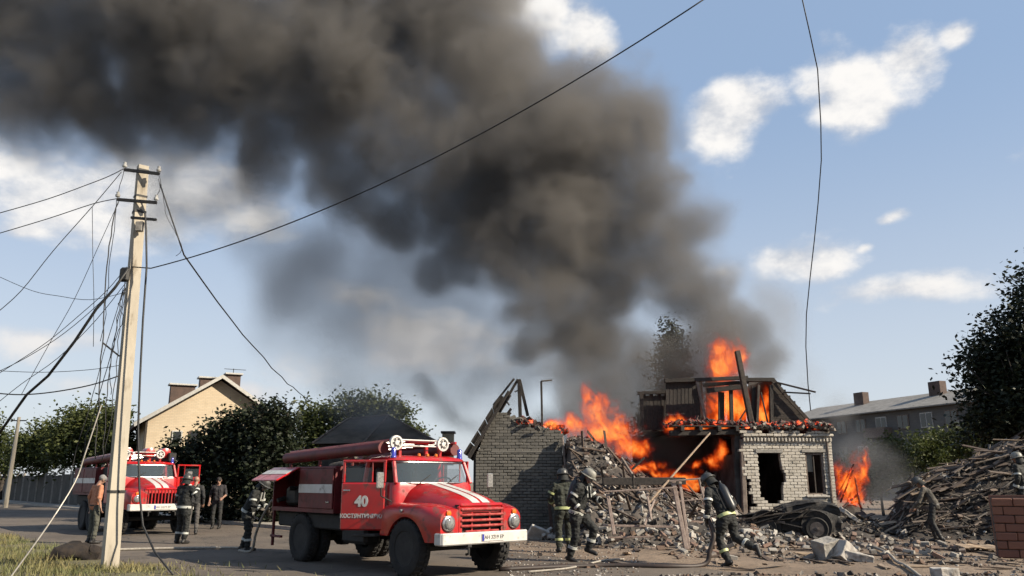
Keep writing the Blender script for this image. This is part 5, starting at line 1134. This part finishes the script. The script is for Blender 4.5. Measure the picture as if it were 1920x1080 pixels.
# broken picket fence: posts, rails
M_fpost = mat('sunlit grey fence timber', (.42, .33, .28), (.28, .21, .18), .85, 7, bump=.4)
fn = thing('broken_fence', 'broken leaning fence frame of grey posts in front of the mound', 'fence', (0, 0, 0))
def fp(px, py, Y): return at(px, py, Y)
YF = 20.3
for a, c, w in (((1139, 925), (1152, 1003), .08), ((1262, 903), (1287, 1031), .10), ((1274, 903), (1292, 1030), .07), ((1312, 896), (1341, 1022), .09), ((1213, 925), (1222, 975), .05), ((1228, 935), (1208, 985), .05)):
    rough_up(MB().bar(fp(*a, YF + .2), fp(*c, YF - .1), w, w, 0, (0, 1, 0), .008).build('post', M_fpost, fn), .01, 3)
for a, c, w in (((1130, 922), (1270, 914), .035), ((1255, 902), (1318, 897), .04), ((1130, 985), (1268, 988), .05), ((1140, 1008), (1225, 1006), .04), ((1215, 1028), (1292, 1033), .05), ((1270, 940), (1328, 935), .03)):
    MB().bar(fp(*a, YF + .1), fp(*c, YF + .05), w, w, 0, bev=.005).build('rail', M_fpost, fn)
for k in range(6): MB().tube([fp(1140 + k * 20, 924 - k, YF + .12), fp(1150 + k * 19, 990, YF + .12)], .006, 4).build('wire_strand', M_metal_d, fn)
sp = thing('fence_post', 'single brown post standing by the barn beside the white slabs', 'post', gp(1036, 1000)); pp = gp(1036, 1000); MB().bar((0, 0, -.1), at(1029, 935, pp.y) - pp, .1, .09, 0, (0, 1, 0), .01).build('shaft', mat('brown post', (.13, .075, .055), (.08, .05, .038), .85, 6, bump=.4), sp); MB().box(at(1029, 935, pp.y) - pp, (.13, .12, .03), 0, .008).build('post_cap', M_post, sp)
# white slabs, concrete blocks, pale boards
def crumple(o, a, sc_, sd, lv=2):
    md = o.modifiers.new('s', 'SUBSURF'); md.levels = lv; md.render_levels = lv; md.subdivision_type = 'SIMPLE'; dg = bpy.context.evaluated_depsgraph_get(); dg.update(); me = bpy.data.meshes.new_from_object(o.evaluated_get(dg)); o.modifiers.clear(); o.data = me; rough_up(o, a, sc_, sd); rough_up(o, a * .4, sc_ * 3.2, sd + 3); return o
def slab(label, p, d, rot, m, grp=None, name='concrete_slab', cat='slab'):
    o = crumple(MB().box((0, 0, 0), d, 0, .012).build(name, m), .028, 4.5, d[0] * 9, 3); o.location = p; o.rotation_euler = rot; return tag(o, label, cat, grp)
q = gp(1012, 1012)
slab('white broken slab tilted beside the near truck front', q + Vector((-.05, 0, .16)), (.55, .1, .42), (R(35), R(20), R(15)), M_rub[4], 'white slabs by the truck'); slab('smaller white slab leaning on the tilted one', q + Vector((.18, .15, .14)), (.4, .08, .36), (R(50), R(-30), R(40)), M_rub[4], 'white slabs by the truck'); slab('flat pale slab on the dirt beside the white ones', q + Vector((.5, .1, .06)), (.6, .4, .1), (0, R(4), R(5)), M_concl, 'white slabs by the truck')
q = gp(1575, 1052)
slab('upright grey concrete block in the right foreground', q + Vector((-.16, .25, .2)), (.46, .38, .42), (R(8), R(-12), R(20)), M_conc, 'concrete blocks'); slab('pale topped concrete block leaning on its neighbour', q + Vector((.12, .05, .15)), (.34, .3, .4), (R(-10), R(38), R(15)), M_concl, 'concrete blocks'); slab('tapered concrete chunk lying right of the blocks', q + Vector((.36, -.1, .09)), (.55, .28, .16), (0, R(14), R(-20)), M_concl, 'concrete blocks')
q = at(1600, 965, 25.5); slab('grey slab leaning on the debris right of the wreck', q + Vector((0, 0, -.1)), (.9, .5, .12), (R(10), R(35), 0), M_concl, 'slabs at the house corner'); slab('pale slab flat on debris below the corner flames', q + Vector((.55, .2, -.25)), (.8, .6, .1), (R(8), R(10), R(20)), M_concl, 'slabs at the house corner')
q = gp(1850, 1036)
for i in range(5): o = slab(('front pale board of the stack beside the clay blocks', 'second pale board beside the clay blocks', 'middle pale board beside the clay blocks', 'fourth pale board beside the clay blocks', 'rear pale board beside the clay blocks')[i], q + Vector((-.05 + .03 * i, .0 + .16 * i, .10 + .004 * i)), (.95, .15, .035), (0, R(2), R(-4 + 2 * i)), M_plank_l, 'pale boards by the block wall', 'plank', 'plank')
slab('pale box lying in the rubble at the bottom edge', gp(1772, 1078, .1), (.35, .3, .22), (0, 0, R(10)), M_concl, None, 'wooden_box', 'box')
# burnt car wreck
cw = at(1480, 960, 23.8); cw.z = 0
car = thing('burnt_car', 'burnt out black car wreck in front of the white wall', 'car wreck', cw, R(-14)); M_burn = mat('burnt bodywork', (.014, .013, .013), (.032, .027, .024), .8, 5, bump=.8, dirt=((.09, .07, .055), .12, 7))
xs = [-1.3, -1.15, -.8, -.45, -.1, .2, .62, .95, 1.15, 1.25]; tops = [.55, .68, .72, .74, .80, .80, .84, .82, .76, .6]; b = MB(); rg = []
for x, z in zip(xs, tops):
    w = .74 if abs(x) < 1.1 else .66; rg.append([(x, -w, .26), (x, -w - .05, .5), (x, -w, z - .06), (x, -w * .85, z), (x, -.2, z + .02), (x, .3, z + .02), (x, w * .85, z), (x, w, .6), (x, w, .26)])
b.rings(rg); crumple(b.build('bodywork', M_burn, car), .07, 2.3, 3)
b = MB(); b.rings([[(-.35, y, .86), (.2, y, 1.02 - .12 * y * y), (.75, y, 1.10 - .1 * y * y), (1.2, y, .92), (1.25, y, .70), (.8, y, .76), (.2, y, .74), (-.35, y, .74)] for y in (-.62, -.3, .1, .4, .62)]); crumple(b.build('crushed_roof', M_burn, car), .12, 2.6, 6)
for k in range(9): rough_up(MB().bar((rnd.uniform(-1.6, .3), -.95 + rnd.uniform(-.1, .1), rnd.uniform(.3, .6)), (rnd.uniform(-1.2, .9), -.8, rnd.uniform(.5, .95)), rnd.uniform(.05, .22), .02).build('torn_panel', M_burn if k % 3 else M_char2, car), .05, 4, k)
for x in (.62, -.72): MB().lathe([(.34, -.02), (.40, -.06), (.42, .02), (.34, .04)], 22, axis='y', M=Matrix.Translation((x, -.80, .42))).build('wheel_arch', M_burn, car, smooth=40)
for x in (.62, -.72):
    w = MB(); w.lathe([(.17, -.08), (.28, -.1), (.31, -.05), (.31, .05), (.28, .1), (.17, .08)], 24, axis='y', M=Matrix.Translation((x, -.80, .34))); wo = w.build('wheel', M_tyre, car, smooth=40)
    MB().lathe([(.19, -.06), (.16, -.03), (.07, -.02), (.06, -.07), (.001, -.08)], 20, axis='y', M=Matrix.Translation((x, -.83, .34))).build('rim', M_burn if x < 0 else mat('scorched rim', (.2, .17, .15), (.11, .09, .08), .7, 9, metal=.4), wo, smooth=30)
rough_up(MB().bar((-1.5, -.5, .62), (-.4, -.75, .78), .3, .03, 0, bev=.005).build('torn_panel', M_burn, car), .06, 3); rough_up(MB().bar((-1.6, -.8, .55), (-.2, -.85, .5), .05, .06).build('bumper', M_post, car), .02, 3)
# burning sticks right of the house
bs_ = at(1590, 935, 28.5); bs_.z = 0
for k in range(7): beam('burning plank in the flames right of the white wall', bs_ + Vector((rnd.uniform(-.5, .5), rnd.uniform(-.3, .3), .6 + .06 * k)), bs_ + Vector((rnd.uniform(.1, .7), rnd.uniform(-.3, .3), 1.0 + .2 * k)), .09, .05, M_ember, 'burning_plank', 'plank', 'burning planks right of the house')
heap('rubble_mound', 'low rubble under the flames right of the house', 10.2, 13.4, 26.8, 30.4, lambda x, y: .75 * math.exp(-((x - 11.7) / .8) ** 2 - ((y - 28.5) / .9) ** 2), (24, 24), M_heap)
# ---------------------------------------------------------------- smoke and flames: real volumes
def volume(name, lo, hi, vox, field, m, label, cat):
    me = bpy.data.meshes.new(name); me.materials.append(m); o = link(name, me)
    ng = bpy.data.node_groups.new(name, 'GeometryNodeTree'); ng.interface.new_socket('Geometry', in_out='OUTPUT', socket_type='NodeSocketGeometry')
    out = ng.nodes.new('NodeGroupOutput'); g = G(ng); vc = g.n('GeometryNodeVolumeCube'); vc.inputs['Min'].default_value = lo; vc.inputs['Max'].default_value = hi
    for i, a in enumerate('XYZ'): vc.inputs['Resolution ' + a].default_value = max(4, int((hi[i] - lo[i]) / vox))
    p = X(g, g.n('GeometryNodeInputPosition').outputs[0]); g.put(vc.inputs['Density'], field(g, p))
    smn = g.n('GeometryNodeSetMaterial'); smn.inputs['Material'].default_value = m; ng.links.new(vc.outputs[0], smn.inputs[0]); ng.links.new(smn.outputs[0], out.inputs[0])
    o.modifiers.new('volume', 'NODES').node_group = ng
    return tag(o, label, cat, kind='stuff')
def smoke_mat(name, col, dens, an=.1):
    m = bpy.data.materials.new(name); m.use_nodes = True; t = m.node_tree; t.nodes.clear(); pv = t.nodes.new('ShaderNodeVolumePrincipled'); ou = t.nodes.new('ShaderNodeOutputMaterial'); t.links.new(pv.outputs[0], ou.inputs['Volume'])
    pv.inputs['Color'].default_value = (*col, 1); pv.inputs['Density'].default_value = dens; pv.inputs['Anisotropy'].default_value = an; return m
# px, py, distance, radius px, vertical squash
PUFF = [(810, 510, 34.5, 60), (870, 470, 34, 85), (1050, 830, 30.6, 85), (1150, 840, 30.6, 95), (1235, 850, 30.8, 85), (1200, 800, 30.6, 80), (1300, 740, 31.5, 80), (1075, 775, 29.5, 75), (1130, 760, 30, 85), (1190, 790, 30.5, 70), (1040, 700, 30.5, 55), (1110, 690, 31, 105), (1000, 640, 31.5, 62), (1080, 600, 32, 125), (1020, 540, 32, 120), (1150, 520, 32, 110), (1220, 470, 32, 110), (1270, 430, 32.3, 85),
        (1335, 690, 30.8, 95), (1365, 630, 31, 85), (1310, 570, 31.2, 95), (1270, 520, 31.6, 85), (1250, 745, 30.8, 85), (1450, 695, 31.2, 58), (1425, 640, 31.2, 55), (1200, 720, 30.8, 70), (1225, 780, 30.2, 60), (60, 215, 37, 105), (200, 220, 36.5, 95), (350, 245, 36, 95), (500, 290, 35, 95), (640, 345, 34.5, 95), (735, 395, 34, 85),
        (1080, 440, 32.5, 170), (940, 440, 33, 130), (1200, 350, 32.6, 125), (1170, 240, 33, 125), (1060, 300, 33, 190), (880, 330, 33.5, 170), (820, 400, 33.5, 90), (1110, 160, 33.4, 105), (960, 190, 34, 170), (760, 260, 34, 160), (880, 70, 34.4, 160), (700, 150, 34.6, 170), (780, 20, 35, 160), (590, 230, 35, 130), (560, 90, 35.4, 170),
        (440, 170, 35.6, 140), (420, 20, 36, 170), (300, 170, 36.4, 115), (270, 30, 36.8, 160), (130, 150, 37, 125), (120, 10, 37.4, 160), (-30, 130, 38, 140), (-60, -20, 38, 170), (620, -60, 36, 200), (930, -40, 35, 90), (-180, 60, 38.5, 190), (300, -120, 37.5, 190), (0, -150, 38.5, 190)]
HAZE = [(330, 400, 41, 90), (560, 500, 38, 130), (760, 600, 36, 130), (880, 700, 34.5, 100), (80, 110, 40, 260), (330, 140, 40, 260), (600, 150, 39, 260), (850, 180, 38, 240), (1000, 350, 36, 210), (180, 250, 40, 140), (470, 310, 39, 140), (640, 400, 38, 140), (780, 460, 36.5, 140), (860, 560, 35, 120), (300, 330, 40, 90), (720, 520, 36, 150), (620, 620, 36.5, 130), (820, 680, 34.5, 120), (900, 620, 34, 110), (100, 60, 39, 160), (450, 90, 38, 160), (700, 760, 36, 80), (700, 560, 36, 150), (600, 480, 37, 130), (820, 620, 35, 130), (930, 700, 33, 100), (800, 520, 35, 130), (860, 760, 33, 70), (500, 430, 38, 110), (1440, 640, 31.5, 90), (1490, 690, 31.5, 60), (1570, 735, 32, 45), (1180, 640, 32, 80), (640, 680, 36, 100), (960, 780, 32, 70), (420, 380, 38, 100), (750, 700, 35, 120), (640, 600, 36, 140), (560, 560, 37, 120), (1630, 850, 36, 70), (1700, 900, 31, 60), (1660, 930, 30.5, 60), (1420, 560, 33, 70)]
def smoke_field(g, p):
    wv = g.vm('SUBTRACT', g.noise(p, .20, 3, out=1), (.5, .5, .5)); p2 = g.vm('ADD', p, g.vm('SCALE', wv, scale=3.6)); r = None
    for (x, y, Y, rp_) in PUFF:
        e = 1 - g.dist(p2, at(x, y, Y)) / (rp_ * Y / F); r = e if r is None else g.m('SMOOTH_MAX', r, e, .12)
    n = g.noise(p, .36, 6, .62); bl = 1 - g.m('ABSOLUTE', g.noise(p2, .42, 5, .6) * 2 - 1) * 2.4; d = r + (n - .5) * 1.35 + (bl - .55) * .42
    lf = g.ss(g.noise(p, .11, 3, .5), .34, .66, .38, 1.).max(g.ss(g.dist(p, (4., 31., 9.)), 7., 17., 1., 0.))
    return g.ss(d, .0, .66) * lf
def haze_field(g, p):
    wv = g.vm('SUBTRACT', g.noise(p, .16, 3, out=1), (.5, .5, .5)); p2 = g.vm('ADD', p, g.vm('SCALE', wv, scale=5.)); r = None
    for (x, y, Y, rp_) in HAZE:
        e = 1 - g.dist(p2, at(x, y, Y)) / (rp_ * Y / F); r = e if r is None else g.m('SMOOTH_MAX', r, e, .3)
    n = g.noise(p, .30, 5, .6)
    return g.ss(r + (n - .5) * 1.2, .0, 1.0)
volume('smoke_plume', (-36, 28.6, .6), (14.5, 43, 33), .17, smoke_field, smoke_mat('dark brown smoke', (.25, .238, .226), .9), 'huge dark brown smoke plume rising from the burning house and drifting left', 'smoke')
volume('thin_smoke', (-38, 28.6, .3), (18, 47, 34), .38, haze_field, smoke_mat('pale thin smoke', (.40, .405, .42), .33, .2), 'thin grey smoke hanging below the dark plume', 'smoke')
def wisp(g, p):
    a, c = at(790, 715, 33), at(880, 812, 33); d = c - a; q = g.vm('ADD', p, g.vm('SCALE', g.vm('SUBTRACT', g.noise(p, .6, 3, out=1), (.5, .5, .5)), scale=1.6)); t = g.m('ADD', g.vm('DOT_PRODUCT', g.vm('SUBTRACT', q, tuple(a)), tuple(d / d.length_squared), out=1), 0., clamp=True)
    e = 1 - g.vm('DISTANCE', q, g.vm('ADD', g.vm('SCALE', tuple(d), scale=t), tuple(a)), out=1) / .62
    return g.ss(e + (g.noise(p, 1.1, 4, .6) - .5) * 1.0, .05, .8)
volume('smoke_wisp', (-6, 31, 2), (1, 35, 9), .12, wisp, smoke_mat('dark wisp', (.25, .24, .23), .7), 'dark streak of smoke above the hipped roof', 'smoke')
def fire_mat():
    m = bpy.data.materials.new('flame'); m.use_nodes = True; t = m.node_tree; t.nodes.clear(); g = G(t); ou = g.n('ShaderNodeOutputMaterial'); at_ = g.n('ShaderNodeAttribute', attribute_name='density'); d = X(g, at_.outputs['Fac'])
    em = g.n('ShaderNodeEmission'); g.put(em.inputs[0], g.ramp(d, [(0., (.8, .03, .004)), (.35, (1, .085, .007)), (.7, (1, .17, .016)), (1., (1, .36, .07))])); g.put(em.inputs[1], d.pow(1.7) * 3.6)
    ab = g.n('ShaderNodeVolumeAbsorption'); ab.inputs[0].default_value = (.1, .1, .1, 1); g.put(ab.inputs[1], d * 3.); ad = g.n('ShaderNodeAddShader')
    t.links.new(em.outputs[0], ad.inputs[0]); t.links.new(ab.outputs[0], ad.inputs[1]); t.links.new(ad.outputs[0], ou.inputs['Volume']); return m
M_fire = fire_mat()
def flames(label, Y, blobs, vox=.05, lean=(-.25, 0), depth=.42, seed=0.):
    C = [(at(x, y, Y + (q[0] if q else 0)), hw * Y / F, hh * Y / F) for x, y, hw, hh, *q in blobs]
    lo = [min(c[i] - (w, max(w, .6), h)[i] * 1.3 - .55 for c, w, h in C) for i in range(3)]; hi = [max(c[i] + (w, max(w, .6), h)[i] * 1.3 + .55 for c, w, h in C) for i in range(3)]
    lo[1], hi[1] = max(lo[1], Y - 1.6), min(hi[1], Y + 2.2)
    def f(g, p):
        wv = g.vm('SUBTRACT', g.noise(g.vm('MULTIPLY', p, (1, 1, .6)), 1.5, 3, out=1), (.5, .5, .5)); q = g.vm('ADD', p, g.vm('SCALE', wv, scale=.85)); r = None
        for c, w, h in C:
            k = Vector((1 / w, 1 / max(depth, w * .42), 1 / h)); e = 1 - g.vm('LENGTH', g.vm('MULTIPLY', g.vm('SUBTRACT', q, tuple(c)), tuple(k)), out=1); r = e if r is None else g.m('SMOOTH_MAX', r, e, .2)
        x, y, z = g.xyz(q); s = g.comb(x - z * lean[0] + seed, y, z * .42)
        n = g.noise(s, 2.6, 6, .68); rd = 1 - g.m('ABSOLUTE', g.noise(s, 4.6, 4, .6) * 2 - 1) * 3.0
        return g.ss(r + (n - .5) * 2.2 + (rd - .5) * .8, .08, 1.15)
    return volume('flames', tuple(lo), tuple(hi), vox, f, M_fire, label, 'fire')
flames('tall orange flames on the collapsed roof beside the barn', 27.4, [(1118, 775, 34, 52), (1102, 742, 16, 30), (1148, 808, 52, 38), (1188, 842, 38, 20, -.6), (1075, 798, 42, 18), (1030, 798, 40, 12), (985, 796, 24, 9), (1130, 815, 60, 26), (1225, 868, 24, 9, -1.), (1212, 836, 12, 14, -.6)], .055, (-.35, 0))
flames('low flames licking along the mound under the house opening', 26.2, [(1240, 884, 38, 6), (1285, 892, 34, 6), (1205, 878, 26, 8), (1300, 906, 22, 7)], .045, (-.5, 0), .5, 3.)
flames('red flames inside the dark ground floor opening', 28.6, [(1338, 862, 17, 14), (1352, 845, 10, 20), (1300, 874, 12, 8)], .05, (-.2, 0), .5, 7.)
flames('flames bursting through the charred attic frame', 29.5, [(1360, 690, 40, 34), (1352, 655, 22, 30), (1378, 668, 22, 34), (1362, 760, 42, 44), (1388, 770, 20, 40), (1432, 775, 15, 36), (1345, 790, 22, 20), (1435, 745, 10, 26)], .055, (-.15, 0), .6, 11.)
flames('flames along the left eaves of the white house', 28.0, [(1275, 795, 34, 16), (1255, 800, 16, 20), (1310, 800, 34, 10), (1350, 800, 26, 8), (1520, 800, 22, 7), (1400, 800, 30, 6)], .05, (-.3, 0), .45, 15.)
flames('bonfire flames at the right corner of the white house', 28.6, [(1588, 912, 26, 32), (1612, 885, 11, 32), (1572, 885, 10, 28), (1600, 935, 24, 20), (1618, 860, 6, 22)], .045, (.35, 0), .5, 19.)
